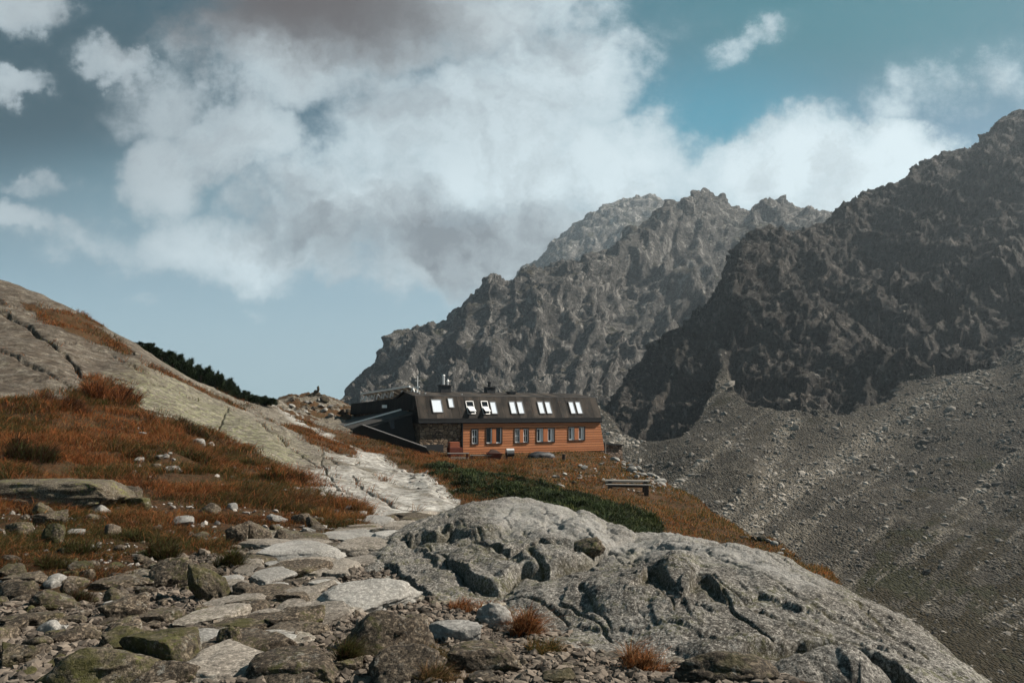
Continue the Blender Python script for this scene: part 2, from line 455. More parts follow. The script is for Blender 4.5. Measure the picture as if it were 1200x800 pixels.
def mat_masonry(name, c1, c2, mortar, scale=2.2):
    """rubble stone wall"""
    m, t, b = new_mat(name, 0.93, 0.2)
    tc = t.node('ShaderNodeTexCoord'); v = t.mapping(tc.outputs['Object'], (1.0, 1.0, 1.35))
    v = t.vm('ADD', v, t.vm('SCALE', t.noise(v, 1.5, 2, out=1), 0.22))
    vo = t.node('ShaderNodeTexVoronoi', feature='F1'); t.inp(vo.inputs[0], v); vo.inputs['Scale'].default_value = scale
    ed = t.voro(v, scale, 'DISTANCE_TO_EDGE')
    sp = t.node('ShaderNodeSeparateColor'); t.l.new(vo.outputs['Color'], sp.inputs[0])
    c = t.mix(sp.outputs[0], c1, c2)
    c = t.mix(t.ss(sp.outputs[1], 0.7, 0.85, 0, 0.8), c, tuple(x * 1.5 for x in c2))
    c = t.mix(t.noise(v, 12.0, 5, 0.7), tuple(x * 0.6 for x in c1), c)
    c = t.mix(t.ss(ed, 0.03, 0.075), mortar, c)
    t.inp(b.inputs['Base Color'], c)
    t.l.new(t.bump(t.m('ADD', t.ss(ed, 0.0, 0.14), t.m('MULTIPLY', t.noise(v, 20, 4), 0.3)), 1.0, 0.06), b.inputs['Normal'])
    return m

def mat_timber():
    """horizontal weatherboards"""
    m, t, b = new_mat('orange_weatherboard', 0.75, 0.25)
    tc = t.node('ShaderNodeTexCoord'); v = tc.outputs['Object']
    sp = t.node('ShaderNodeSeparateXYZ'); t.l.new(v, sp.inputs[0])
    k = t.m('MULTIPLY', sp.outputs[2], 1 / 0.29)
    row = t.m('FLOOR', k); fr = t.m('FRACT', k)
    wn = t.node('ShaderNodeTexWhiteNoise', noise_dimensions='1D'); t.inp(wn.inputs['W'], row)
    c = t.mix(wn.outputs[0], (0.36, 0.132, 0.052), (0.48, 0.19, 0.08))
    gr = t.noise(t.mapping(v, (0.7, 1, 18)), 3.0, 6, 0.7)
    c = t.mix(t.ss(gr, 0.42, 0.7, 0, 0.5), c, (0.24, 0.07, 0.028))
    wx = t.noise(t.mapping(v, (1.2, 1, 0.5)), 0.8, 5, 0.7)
    c = t.mix(t.ss(wx, 0.52, 0.7, 0, 0.4), c, (0.33, 0.15, 0.08))
    c = t.mix(t.ss(fr, 0.24, 0.08, 0, 1.0), c, (0.06, 0.02, 0.012))
    t.inp(b.inputs['Base Color'], c)
    t.l.new(t.bump(t.m('SUBTRACT', t.ss(fr, 0.0, 0.15), t.m('MULTIPLY', fr, 0.35)), 1.0, 0.03), b.inputs['Normal'])
    return m

def mat_roof(name, c1, c2, axis=0, pitch=0.9):
    """sheet-metal roof with seams running down the slope and rusty weather streaks"""
    m, t, b = new_mat(name, 0.8, 0.12)
    tc = t.node('ShaderNodeTexCoord'); v = tc.outputs['Object']
    sp = t.node('ShaderNodeSeparateXYZ'); t.l.new(v, sp.inputs[0])
    fr = t.m('FRACT', t.m('MULTIPLY', sp.outputs[axis], 1 / pitch))
    st = t.noise(t.mapping(v, (1.1, 1.1, 0.16)), 0.75, 6, 0.68)
    c = t.mix(t.ss(st, 0.36, 0.66), c1, c2)
    c = t.mix(t.ss(t.noise(t.mapping(v, (2.5, 2.5, 0.12)), 1.6, 5, 0.7), 0.55, 0.72, 0, 0.7), c, (0.075, 0.042, 0.028))
    pn_ = t.node('ShaderNodeTexWhiteNoise', noise_dimensions='1D'); t.inp(pn_.inputs['W'], t.m('FLOOR', t.m('MULTIPLY', sp.outputs[axis], 1 / pitch)))
    c = t.mix(1.0, c, t.mix(pn_.outputs[0], (0.6, 0.58, 0.56), (1.5, 1.42, 1.35)), 'MULTIPLY')
    seam = t.ss(t.m('ABSOLUTE', t.m('SUBTRACT', fr, 0.5)), 0.46, 0.49)
    c = t.mix(t.m('MULTIPLY', seam, 0.6), c, (0.012, 0.011, 0.01))
    t.inp(b.inputs['Base Color'], c)
    t.l.new(t.bump(t.m('ADD', seam, t.m('MULTIPLY', t.noise(v, 6, 4), 0.25)), 0.7, 0.03), b.inputs['Normal'])
    return m

def mat_glass(name, c=(0.01, 0.012, 0.014), rough=0.06):
    m, t, b = new_mat(name, rough, 0.3)
    b.inputs['Base Color'].default_value = (*c, 1)
    return m
# ------------------------------------------------------------------ near ground (structure)
near_cols = {
 -1100: [(950,2.6),(800,4.0),(640,9),(560,16),(480,26),(380,40),(300,55),(330,85),(400,140)],
 -400: [(920,2.8),(800,4.1),(640,10),(560,17),(505,25),(450,34),(360,46),(270,62),(300,85),(390,140)],
 -150: [(920,2.8),(800,4.2),(740,5.4),(690,7.4),(640,10.3),(600,13.8),(560,18),(515,24),(470,33),(400,44),(345,54),(305,62),(330,85),(400,140)],
 0:   [(920,2.8),(800,4.2),(740,5.5),(690,7.5),(640,10.5),(600,14),(560,18),(520,24),(470,34),(420,42),(370,52),(329,62),(350,85),(420,140)],
 60:  [(920,2.8),(800,4.2),(740,5.5),(690,7.6),(640,10.8),(600,14.5),(560,19),(520,25.5),(457,37),(410,46),(380,53),(350,62),(370,85),(430,140)],
 110: [(920,2.8),(800,4.2),(740,5.6),(690,7.8),(640,11),(600,15),(560,20),(520,27),(455,40),(415,50),(392,56),(376,62),(395,85),(440,140)],
 160: [(920,2.8),(800,4.2),(740,5.7),(690,7.9),(640,11.2),(600,15.2),(560,20.5),(520,28),(465,39),(432,48),(405,62),(425,85),(455,140)],
 200: [(920,2.8),(800,4.2),(740,5.8),(690,8),(640,11.5),(600,15.5),(560,21),(520,29),(487,37),(458,46),(430,62),(446,85),(466,140)],
 260: [(920,2.8),(800,4.2),(740,5.8),(690,8.1),(640,11.8),(600,16.3),(565,22),(535,30),(506,39),(480,49),(459,62),(466,85),(474,140)],
 312: [(920,2.8),(800,4.2),(740,5.8),(690,8.2),(640,12),(600,17),(570,22.5),(545,29),(522,36),(502,46),(484,62),(470,88),(473,105),(485,150)],
 345: [(920,2.8),(800,4.2),(740,5.8),(690,8.25),(645,11.8),(605,17),(580,22),(555,29),(535,36),(513,48),(496,64),(476,88),(463.5,105),(480,150)],
 372: [(920,2.8),(800,4.2),(740,5.8),(690,8.3),(648,11.6),(610,16.8),(585,22),(560,29.5),(541,37),(521,49),(503,66),(480,90),(462,105),(480,150)],
 400: [(920,2.8),(800,4.2),(740,5.8),(690,8.3),(650,11.5),(620,15.5),(598,20),(572,27),(550,36),(529,50),(509,69),(488,92),(472,106),(484,150)],
 440: [(920,2.8),(800,4.2),(740,5.8),(690,8.3),(652,11.6),(622,15.6),(600,20.5),(580,26),(558,36),(537,50),(517,68),(500,90),(492,110),(500,150)],
 500: [(920,2.8),(800,4.2),(740,5.9),(690,8.3),(652,11.7),(625,16),(606,20.5),(588,27),(566,36),(548,49),(532,68),(520,86),(510,110),(520,150)],
 560: [(920,2.8),(800,4.2),(740,6.0),(690,8.5),(652,12),(625,17),(606,22),(588,29),(566,39),(550,52),(536,70),(527,84),(520,110),(540,150)],
 640: [(920,2.8),(800,4.2),(745,6.2),(692,8.9),(655,12.5),(628,18),(606,24),(586,32),(566,42),(550,54),(536,70),(527,84),(525,110),(560,150)],
 700: [(920,2.8),(800,4.2),(750,6.3),(700,9),(660,12.8),(632,18.5),(610,25),(588,34),(568,44),(552,55),(539,68),(530,81),(545,105),(620,150)],
 740: [(920,2.8),(800,4.2),(753,6.3),(705,9),(665,13),(636,19),(614,26),(592,35),(570,44.5),(556,54),(546,64),(552,76),(590,105),(690,150)],
 770: [(920,2.8),(800,4.2),(757,6.3),(712,9),(672,13),(640,20),(617,27.5),(594,37),(576,46),(563.5,54),(575,66),(640,100),(730,150)],
 800: [(920,2.8),(800,4.2),(760,6.3),(720,9),(680,13),(645,21),(620,29),(596,38),(581,46),(595,56),(680,100),(770,150)],
 850: [(920,2.8),(800,4.2),(770,6.5),(740,9),(700,14),(655,24),(625,30),(608,35),(632,48),(730,90),(810,150)],
 900: [(920,2.8),(802,4.2),(785,6),(760,9),(720,14),(672,21),(636,28),(675,40),(770,80),(840,150)],
 960: [(920,2.8),(806,4.2),(800,5.5),(785,8),(745,12),(694,17.5),(667,21.5),(720,30),(800,60),(870,150)],
 1050: [(920,2.8),(830,4.2),(825,5.5),(815,7.5),(800,10),(788,13),(805,20),(835,40),(865,80),(890,150)],
 1160: [(930,2.8),(870,4.2),(868,5),(866,7),(870,10),(885,20),(910,40),(910,150)],
 1350: [(960,2.8),(920,4.2),(910,7),(910,10),(915,20),(930,40),(930,150)],
 2000: [(1000,2.8),(960,4.2),(940,7),(930,10),(930,20),(940,40),(940,150)],
}
near_f = Field(near_cols)
av = np.concatenate([np.linspace(-2.1, -0.80, 50, endpoint=False), np.linspace(-0.80, 0.52, 760, endpoint=False), np.linspace(0.52, 1.7, 60)])
Lv = np.concatenate([np.linspace(math.log(2.85), math.log(4.0), 30, endpoint=False), np.linspace(math.log(4.0), math.log(40), 470, endpoint=False),
                     np.linspace(math.log(40), math.log(148), 200)])
NG = Grid(near_f, av, Lv)
px, py = NG.px, NG.py
X, Y, Z = NG.pos.T
flat = np.stack([X, Y, np.zeros_like(X)], 1)
wob = fbm(flat, 2.4, 4) * 14 + fbm(flat, 0.6, 3) * 7           # ragged outlines, in picture px at authoring time
def area(pts, soft=5, w=1.0):
    return sstep(-(poly_sd(px, py, pts) + wob * w), -soft, soft)

meadow = [(-900,430),(-200,445),(0,470),(50,460),(78,474),(84,452),(118,446),(155,454),(165,475),(205,488),(242,503),(298,525),(335,547),(372,562),(392,578),(428,600),(440,614),(400,630),(345,622),(300,612),(262,650),(215,648),(150,668),(120,690),(60,700),(0,708),(-900,720)]
band1 = [(330,496),(348,499),(366,505),(384,517),(408,521),(418,534),(412,536),(386,529),(360,519),(344,509)]
band2 = [(324,476),(334,478),(356,490),(380,503),(412,512),(440,519),(470,521),(500,534),(520,545),(530,562),(555,574),(540,585),(520,572),(496,553),(470,545),(440,533),(412,522),(390,511),(366,500),(340,486)]
ridge_veg = [(38,361),(70,366),(98,378),(122,392),(146,405),(157,414),(150,417),(128,408),(100,398),(72,384),(48,374)]
ridge_veg2 = [(168,424),(190,432),(225,447),(258,461),(292,476),(286,478),(250,464),(210,447),(180,434)]
ridge_veg3 = [(20,350),(60,362),(110,372),(125,380),(120,386),(90,376),(40,364)]
shelf = [(500,528),(540,520),(620,520),(712,524),(745,535),(775,558),(800,572),(860,600),(980,660),(1400,760),(1400,1000),(1000,900),(860,700),(800,660),(740,640),(640,620),(580,600),(540,588),(516,568)]
veg = np.maximum.reduce([area(meadow), area(band1, 2, .25), area(band2, 3, .35), area(shelf, 5, .5), area(ridge_veg, 3, .3) * .9, area(ridge_veg2, 2, .2) * .9, area(ridge_veg3, 2, .2) * .8])
right_drop = sstep(X, 9.5, 12) * sstep(Y, 14, 20)
veg = np.maximum(veg, right_drop)
knoll = ((px > 306) & (px < 412) & (py < 492) & (Y > 74)) * 1.0
veg = np.maximum(veg, knoll * sstep(fbm(flat, 6.0, 4), -0.16, 0.12) * .85)
# bare rubble patches inside the meadow
for c, r in (((370,572),(30,10)), ((60,562),(50,10))):
    dd = np.hypot((px - c[0]) / r[0], (py - c[1]) / r[1]) + wob * .03
    veg *= 1 - 0.5 * sstep(-dd, -1.1, -.7)
dome = (sstep(-poly_sd(px, py, [(-900,440),(0,470),(95,455),(165,475),(242,503),(335,547),(372,562),(460,600),(540,600),(480,560),(420,536),(330,492),(300,470),(200,420),(100,360),(0,320),(-900,250)]), -6, 6) * (Y < 75))
grav = area([(-200,700),(60,700),(150,690),(230,640),(300,628),(360,640),(440,610),(470,600),(500,602),(500,640),(470,700),(600,720),(760,790),(800,1000),(-400,1000),(-400,720)], 8) * (1 - veg)
grav = np.maximum(grav, (Y < 5.2) * 1.0 * (1 - veg))
pale = area([(345,556),(372,545),(420,550),(480,574),(534,600),(500,606),(440,606),(400,588),(372,575)], 5, .4)
pale = np.maximum(pale, area([(318,474),(344,479),(372,498),(410,524),(446,534),(500,558),(540,586),(530,600),(480,572),(430,552),(400,540),(380,530),(418,534),(412,522),(350,500)], 3, .3))
pale = np.maximum(pale, .08 * dome)
lich = area([(120,440),(160,425),(250,470),(320,505),(360,530),(330,545),(240,502),(165,472)], 10, 1.0)
dark = area([(-900,250),(0,318),(100,360),(160,404),(200,432),(150,448),(95,452),(0,470),(-900,450)], 14, 1.0)

# relief
rough = 1 - dome
s_far = np.clip(Y / 20, .25, 1.6)
d = fbm(flat, 7.0, 4) * 0.55 * s_far * rough * sstep(Y, 6, 25)
d += fbm(flat, 1.3, 4) * 0.11 * np.clip(Y / 14, .5, 2.2) * rough
d += fbm(flat, 0.35, 3, mode='billow') * 0.05 * rough * (Y < 40)
d += knoll * (fbm(flat, 4.0, 6, .6, mode='billow') * 1.3)
# dome: broad scallops, sheet joints that step down, dark cracks
sheet = fbm(np.stack([X * .45, Y * .45, Z * 1.6], 1), 3.0, 5, mode='ridged')
d += dome * (fbm(flat, 9.0, 4) * 0.7 + fbm(flat, 2.2, 4) * 0.16 + sheet * 0.20 + fbm(flat, .5, 3) * .035)
cracks = [([(0,365),(35,381),(60,402),(80,421),(95,444)],3.2,.5), ([(0,414),(35,428),(70,448),(100,464)],2.2,.4), ([(266,480),(262,492),(252,505)],1.6,.3),
          ([(378,530),(376,542),(384,553),(392,560)],1.5,.28), ([(412,545),(420,541),(428,540)],1.2,.25), ([(414,556),(420,566),(438,578),(460,588),(490,600)],1.5,.3),
          ([(168,425),(215,446),(287,470),(330,500)],1.6,.3), ([(-300,330),(0,352),(60,366),(157,414)],2.5,.4), ([(442,560),(465,566),(478,568)],1.2,.25),
          ([(384,535),(396,544),(404,549)],1.0,.2), ([(300,494),(340,520),(372,545)],1.2,.22), ([(60,395),(120,410),(180,440),(230,470)],1.0,.2), ([(340,556),(390,566),(430,582)],1.4,.25), ([(110,455),(150,440),(200,455)],.9,.15)]
cr = np.zeros_like(X)
for pts, w, dep in cracks:
    dd = line_d(px + fbm(flat, 2.5, 3) * 6, py + fbm(flat + 50, 2.5, 3) * 6, pts)
    w *= .42; g = np.exp(-(dd / w) ** 2); cr = np.maximum(cr, g); d -= dep * .8 * g * np.clip(Y / 30, .6, 1.6)
veg = np.maximum(veg, cr * .55 * dome)
d += veg * (1 - knoll) * (fbm(flat, 1.1, 4) * .18 + fbm(flat, .45, 2) * .05) * sstep(Y, 9, 18)
# leave level ground under the hut
hut_pad = sstep(-np.hypot((X - 1) / 15, (Y - 80) / 11), -1.15, -.8)
d *= 1 - .8 * hut_pad
NG.pos[:, 2] += d
ground_mat = mat_ground()
mask = np.stack([veg, grav, pale], 1); mask2 = np.stack([lich, dark, cr], 1)
tag(link('ground', NG.mesh('ground', {'mask': mask, 'mask_two': mask2}), ground_mat), kind='structure')
NGveg, NGgrav = veg, grav

# ------------------------------------------------------------------ granite whaleback in the foreground
out_cols = {
 330: [(1000,4.0),(860,5),(780,6.5),(720,9),(690,12),(670,18),(660,24)],
 395: [(1000,4.0),(830,5),(745,6.5),(690,8.8),(660,11.8),(640,18),(650,24)],
 420: [(1000,4.0),(820,5),(738,6.5),(682,9),(648,12.1),(636,14),(645,18),(660,24)],
 450: [(980,4.0),(800,5),(738,6.3),(688,8.6),(668,9.6),(648,10.8),(631,12.5),(627,13.6),(645,18),(670,24)],
 520: [(960,4.0),(790,5),(738,6.3),(704,7.6),(682,8.3),(648,10.0),(618,12),(601,14),(618,18),(650,24)],
 560: [(960,4.0),(795,5),(745,6.1),(712,7.3),(683,8.1),(645,9.9),(608,12),(588,14.3),(602,18),(640,24)],
 600: [(960,4.0),(800,5),(755,5.9),(720,7.0),(690,7.7),(650,9.4),(608,11.9),(588,13.8),(583,14.8),(597,18),(635,24)],
 650: [(960,4.0),(800,5),(765,5.7),(735,6.6),(700,7.2),(660,8.6),(622,10.8),(602,12.6),(595,14),(608,18),(645,24)],
 700: [(960,4.0),(805,5),(775,5.5),(750,6.1),(712,6.7),(670,8.0),(640,9.5),(624,11),(616,13),(628,17),(660,24)],
 740: [(960,4.0),(805,5),(780,5.4),(757,5.9),(718,6.4),(682,7.3),(655,8.6),(638,10),(626,11.6),(640,15),(680,24)],
 790: [(960,4.0),(810,4.9),(785,5.25),(760,5.65),(725,6.1),(688,6.8),(655,7.8),(635,9),(627,10),(640,12.5),(710,24)],
 850: [(960,4.0),(815,4.75),(790,5.1),(760,5.5),(725,5.95),(690,6.55),(660,7.4),(643,8.3),(637,9.2),(655,11.5),(740,24)],
 900: [(960,4.0),(825,4.6),(798,5.0),(765,5.4),(730,5.8),(697,6.3),(668,7.0),(656,7.7),(650,8.5),(670,11),(770,24)],
 960: [(970,3.9),(835,4.5),(808,4.9),(780,5.2),(748,5.6),(715,6.0),(690,6.5),(678,7.0),(672,7.7),(700,10),(810,24)],
 1010: [(980,3.9),(840,4.4),(815,4.75),(788,5.05),(762,5.4),(735,5.8),(715,6.2),(704,6.7),(700,7.2),(735,10),(850,24)],
 1080: [(1000,3.8),(855,4.3),(832,4.55),(808,4.85),(785,5.15),(763,5.5),(748,5.9),(742,6.3),(741,6.6),(790,10),(900,24)],
 1160: [(1040,3.8),(875,4.0),(853,4.25),(832,4.6),(815,4.95),(805,5.25),(801,5.5),(802,5.7),(850,8),(940,24)],
 1250: [(1080,3.8),(960,4.0),(930,4.3),(905,4.7),(885,5.2),(878,5.6),(878,6),(930,9),(980,24)],
 1330: [(1100,3.8),(1000,4.2),(960,4.8),(950,6),(980,10),(1000,24)],
}
out_f = Field(out_cols)
OG = Grid(out_f, np.linspace((335-600)/800, (1320-600)/800, 820), np.concatenate([np.linspace(math.log(3.9), math.log(15), 460, endpoint=False), np.linspace(math.log(15), math.log(23.5), 50)]))
px, py = OG.px, OG.py
X, Y, Z = OG.pos.T
p3 = np.stack([X, Y * .8, Z], 1)
d = np.zeros_like(X)
low = sstep(py, 700, 640)                     # growing rounder towards the crest
d += fbm(p3, 2.2, 3) * 0.16
d += fbm(p3, 0.9, 3, mode='billow') * 0.035
d += fbm(p3, 0.3, 4) * 0.045 + fbm(np.stack([X * 1.0 + Y * .6, Y * .35, Z], 1), .22, 4, mode='ridged') * .012
d += facet(p3 + fbm(p3, .3, 3)[:, None] * .1, .55) * .024 + facet(np.stack([X + Y * .5, Y * .5 - X * .3, Z], 1) + fbm(p3, .1, 3)[:, None] * .04, .17) * .011 + facet(p3, .07) * .006
d += fbm(p3, 0.07, 4, .6) * 0.010
d += fbm(np.stack([X * .35 + Y * .25, Y * 1.1 - X * .5, Z * 2], 1), .16, 4, .6, mode='ridged') * .022 * sstep(py, 700, 630)
# ledges: the rock breaks off towards the valley-side viewer below each line; clefts: open joints
LEDGE = [([(484,632),(500,627),(512,627),(523,622)],.13,8), ([(540,634),(570,624),(595,615),(620,609),(650,606)],.05,7), ([(572,637),(586,645),(603,648),(620,641),(640,634),(661,634)],.13,8),
      ([(538,665),(552,677),(568,683),(584,682),(600,674),(617,667),(648,668),(664,657),(697,642)],.16,10), ([(499,646),(512,656),(526,660),(541,662)],.05,6), ([(466,668),(480,678),(492,690),(502,700)],.11,8),
      ([(752,680),(760,670),(770,672),(780,684)],.10,14), ([(808,690),(816,680),(829,680),(840,692)],.11,16),
      ([(885,772),(905,761),(930,756),(960,755),(990,753),(1024,759),(1046,774),(1072,800)],.19,14),
      ([(560,598),(600,596),(640,608),(690,634)],.03,5), ([(515,640),(545,644),(575,650),(612,660)],.035,6), ([(738,652),(755,641),(772,636),(800,640)],.04,6), ([(905,716),(940,722),(975,740),(1010,748)],.03,8)]
OC = [([(955,664),(975,675),(995,688),(1024,703),(1060,728)],1.3,.07), ([(620,656),(634,664),(640,668)],2.5,.12), ([(740,652),(752,642),(764,636)],1.4,.05),
      ([(700,640),(770,655),(850,690),(940,735),(1010,760)],1.0,.05), ([(770,634),(860,660),(960,708),(1060,765)],1.0,.05), ([(640,608),(700,632),(752,668),(790,720)],1.1,.05), ([(655,706),(690,722),(716,752)],1.6,.07),
      ([(683,686),(702,712),(716,740)],1.4,.05), ([(560,604),(590,612),(650,640)],1.0,.04), ([(520,604),(560,625),(600,655)],1.0,.04), ([(846,694),(866,722),(900,760)],1.5,.07), ([(470,628),(520,650),(560,690)],1.0,.04), ([(590,690),(640,705),(668,735)],1.6,.07), ([(900,650),(980,690),(1090,770)],.9,.04)]
def line_ds(px, py, pts):
    """distance to a polyline and how far below it (in the photograph) a point lies"""
    pts = np.asarray(pts, float); d = np.full(len(px), 1e9); sg = np.zeros(len(px))
    for k in range(len(pts) - 1):
        x0, y0 = pts[k]; x1, y1 = pts[k + 1]; ex, ey = x1 - x0, y1 - y0
        t = np.clip(((px - x0) * ex + (py - y0) * ey) / (ex * ex + ey * ey + 1e-9), 0, 1)
        q = np.hypot(px - x0 - t * ex, py - y0 - t * ey); b = q < d
        d = np.where(b, q, d); sg = np.where(b, (py - y0) * ex - (px - x0) * ey, sg)
    return d * np.sign(sg)
cr = np.zeros_like(X)
wx_ = fbm(p3, .6, 3, .5) * 15; wy_ = fbm(p3 + 31, .6, 3, .5) * 11
big = np.clip(Y / 7.5, .7, 1.5)
for pts, dep, ln_ in LEDGE:
    sd_ = line_ds(px + wx_, py + wy_, pts)
    below = sstep(sd_, -2.2, 3.4) * np.exp(-np.clip(sd_, 0, None) / ln_)
    above = np.exp(-np.clip(-sd_, 0, None) / (ln_ * 1.3)) * (sd_ < 1.6)
    d += big * dep * (-1.0 * below + .42 * above * (1 - below))
    cr = np.maximum(cr, below * sstep(ln_ * .9 - sd_, 0, ln_ * .5) * .8)
for pts, w, dep in OC:
    dd = line_d(px + wx_, py + wy_, pts)
    g = np.exp(-(dd / w) ** 2); cr = np.maximum(cr, g)
    d -= dep * .6 * g * big
# rounded lumps along the crest and low on the flank
for cx, cy, rx, ry, h in ((685,618,28,10,.22),(728,622,18,8,.16),(565,650,40,14,.12),(600,660,45,16,.16),(640,652,36,14,.18),(725,690,40,30,.2),(795,670,24,26,.16),(850,770,60,22,.22),(960,785,60,22,.24),(1010,785,34,18,.16),(560,615,40,14,.1)):
    q = ((px - cx + wx_) / rx) ** 2 + ((py - cy + wy_) / ry) ** 2
    d += h * np.clip(1 - q, 0, 1) ** .75 * .55
OG.pos[:, 2] += d
crev_tone = np.clip(cr * 1.1, 0, 1)  # olive-brown tone in clefts and below ledges
bare = sstep(-poly_sd(px + wx_, py + wy_, [(555,600),(600,580),(660,592),(720,625),(800,622),(900,648),(980,680),(940,690),(860,665),(790,650),(720,650),(640,625),(580,622)]), -8, 14)  # crest's sunlit strip put into the colour as paler rock
out_mat = mat_outcrop()
o = link('granite_outcrop', OG.mesh('granite_outcrop', {'mask': np.stack([crev_tone, bare, cr * 0], 1)}), out_mat)
tag(o, 'huge rounded grey granite hump split by deep clefts, filling the ground before the hut', 'rock outcrop')

def stand(x, y):
    """highest ground surface at a spot"""
    z = float(NG.z(x, y)[0])
    if OG.av[0] < x / y < OG.av[-1] and 3.95 < y < 23:
        z = max(z, float(OG.z(x, y)[0]))
    return z
def hit(px, py):
    D = NG.hit(px, py)
    if OG.av[0] < (px - CX) / F < OG.av[-1]:
        D2 = OG.hit(px, py)
        if D2 < 22.9: D = min(D, D2)
    return D

# ------------------------------------------------------------------ mountains (structure)
right_cols = {
 560: [(1250,60),(760,150),(600,250),(545,330),(520,420),(560,560)],
 650: [(1230,60),(720,150),(590,230),(530,320),(500,420),(500,470),(560,620)],
 700: [(1220,60),(680,150),(575,220),(525,290),(496,360),(471,420),(480,470),(560,640)],
 715: [(1220,60),(680,150),(575,215),(528,280),(495,345),(461,420),(475,480),(560,650)],
 750: [(1210,60),(690,140),(590,205),(535,265),(490,335),(440,400),(411,440),(430,500),(540,660)],
 790: [(1200,60),(690,140),(600,195),(540,250),(490,315),(430,385),(376,450),(400,520),(520,680)],
 830: [(1200,60),(700,140),(610,190),(545,240),(495,295),(425,370),(346,460),(370,540),(500,700)],
 870: [(1200,60),(710,140),(620,185),(555,230),(500,285),(420,365),(286,490),(320,580),(480,720)],
 900: [(1200,60),(720,140),(635,180),(570,225),(515,275),(440,345),(350,430),(269,515),(310,600),(470,740)],
 960: [(1200,60),(740,135),(655,175),(590,215),(525,270),(450,335),(350,430),(256,545),(300,640),(450,760)],
 1000: [(1200,60),(750,135),(670,170),(600,210),(525,270),(450,335),(345,435),(232,570),(280,660),(430,780)],
 1050: [(1200,60),(765,135),(690,165),(610,205),(525,268),(450,330),(330,440),(209,600),(260,690),(410,800)],
 1085: [(1200,60),(775,135),(700,163),(620,200),(525,264),(445,330),(320,445),(189,615),(240,700),(400,810)],
 1130: [(1200,60),(785,135),(710,160),(620,200),(515,264),(430,335),(300,455),(170,635),(220,720),(380,830)],
 1170: [(1200,60),(795,135),(715,160),(620,200),(505,265),(415,340),(280,465),(140,650),(200,730),(360,840)],
 1200: [(1200,60),(800,135),(715,160),(615,200),(495,265),(395,345),(260,475),(126,665),(190,750),(350,850)],
 1300: [(1200,60),(810,135),(710,160),(600,200),(470,265),(360,345),(210,480),(60,690),(140,780),(300,880)],
 1500: [(1200,60),(810,135),(700,160),(570,200),(430,265),(310,345),(140,480),(-20,700),(60,800),(250,900)],
 1900: [(1200,60),(800,135),(680,160),(540,200),(390,265),(260,345),(80,480),(-60,700),(20,800),(220,900)],
}
rf = Field(right_cols)
RGd = Grid(rf, np.concatenate([np.linspace(-.05, .08, 20, endpoint=False), np.linspace(.08, .80, 600, endpoint=False), np.linspace(.80, 1.6, 110)]),
           np.concatenate([np.linspace(math.log(62), math.log(140), 40, endpoint=False), np.linspace(math.log(140), math.log(720), 560, endpoint=False), np.linspace(math.log(720), math.log(890), 30)]))
px, py = RGd.px, RGd.py
P0 = RGd.pos.copy(); X, Y, Z = P0.T
bx = [560,700,744,775,800,825,848,865,881,940,986,1040,1085,1130,1167,1200,1300,1900]
by = [500,474,522,520,505,470,436,455,474,480,484,464,446,432,418,386,360,300]
bl = np.interp(px, bx, by)
jag = fbm(P0, 45, 5) * 38
above = bl - py + jag                       # >0: cliff
cliff = sstep(above, -4, 8)
# gullies filled with debris running up into the face
for pts, w in (([(848,436),(842,415),(835,395),(825,380)],7), ([(905,478),(940,440),(985,400),(1015,330)],5), ([(1167,418),(1150,350),(1120,290)],5), ([(735,500),(760,450),(800,400)],4), ([(1000,470),(1060,420),(1110,360)],4)):
    g = np.exp(-(line_d(px + jag * .35, py, pts) / w) ** 2)
    cliff *= 1 - .35 * g
N = RGd.normals()
N = np.where(N[:, 2:3] < 0, -N, N)
q = P0.copy(); q[:, 2] *= .55
# slanting ribs
qr = np.stack([X * .8 + Z * .55, Y * .8 - Z * .25, Z * .35], 1)
h = fbm(q, 130, 4, mode='ridged') * 15 + fbm(qr, 60, 5, .5, mode='ridged') * 13 + facet(qr + fbm(P0, 20, 3)[:, None] * 6, 34) * 8.5 + facet(qr + fbm(P0, 9, 3)[:, None] * 3, 13) * 4.2 + facet(P0 + fbm(P0, 5, 2)[:, None] * 1.5, 5.5) * 1.9 + fbm(P0, 5, 3, .6) * 1.2
cc = px * .8 + py * .6; uu = px * -.6 + py * .8
ribc = np.stack([cc + fbm(P0, 35, 3) * 26, uu * .14, cc * 0], 1)
h += fbm(ribc, 46, 5, .55, mode='ridged') * 9 + fbm(ribc + 200, 15, 3, .55, mode='ridged') * 1.5
smooth = fbm(P0, 60, 3) * 5 + fbm(P0, 9, 4) * .6
hump = np.zeros_like(X)
for pts, w, dd_ in (([(985,483),(1000,470),(1040,420)],8,0), ):
    pass
disp = cliff * (h - 5) + (1 - cliff) * smooth
# crest made jagged
emax = np.repeat(rf.E.max(1)[None], 1, 0)[0]; crest_py = HY - F * np.interp(RGd.A, rf.a, emax)
near_crest = sstep(py - crest_py, 45, 4)
disp = disp * (1 - .6 * near_crest) + cliff * near_crest * (fbm(P0, 15, 4, .6) * 6 + facet(P0, 11) * 3.2)
disp *= sstep(Y, 100, 180)
RGd.pos = P0 + N * disp[:, None]
slope_n = RGd.normals(); nz = np.abs(slope_n[:, 2])
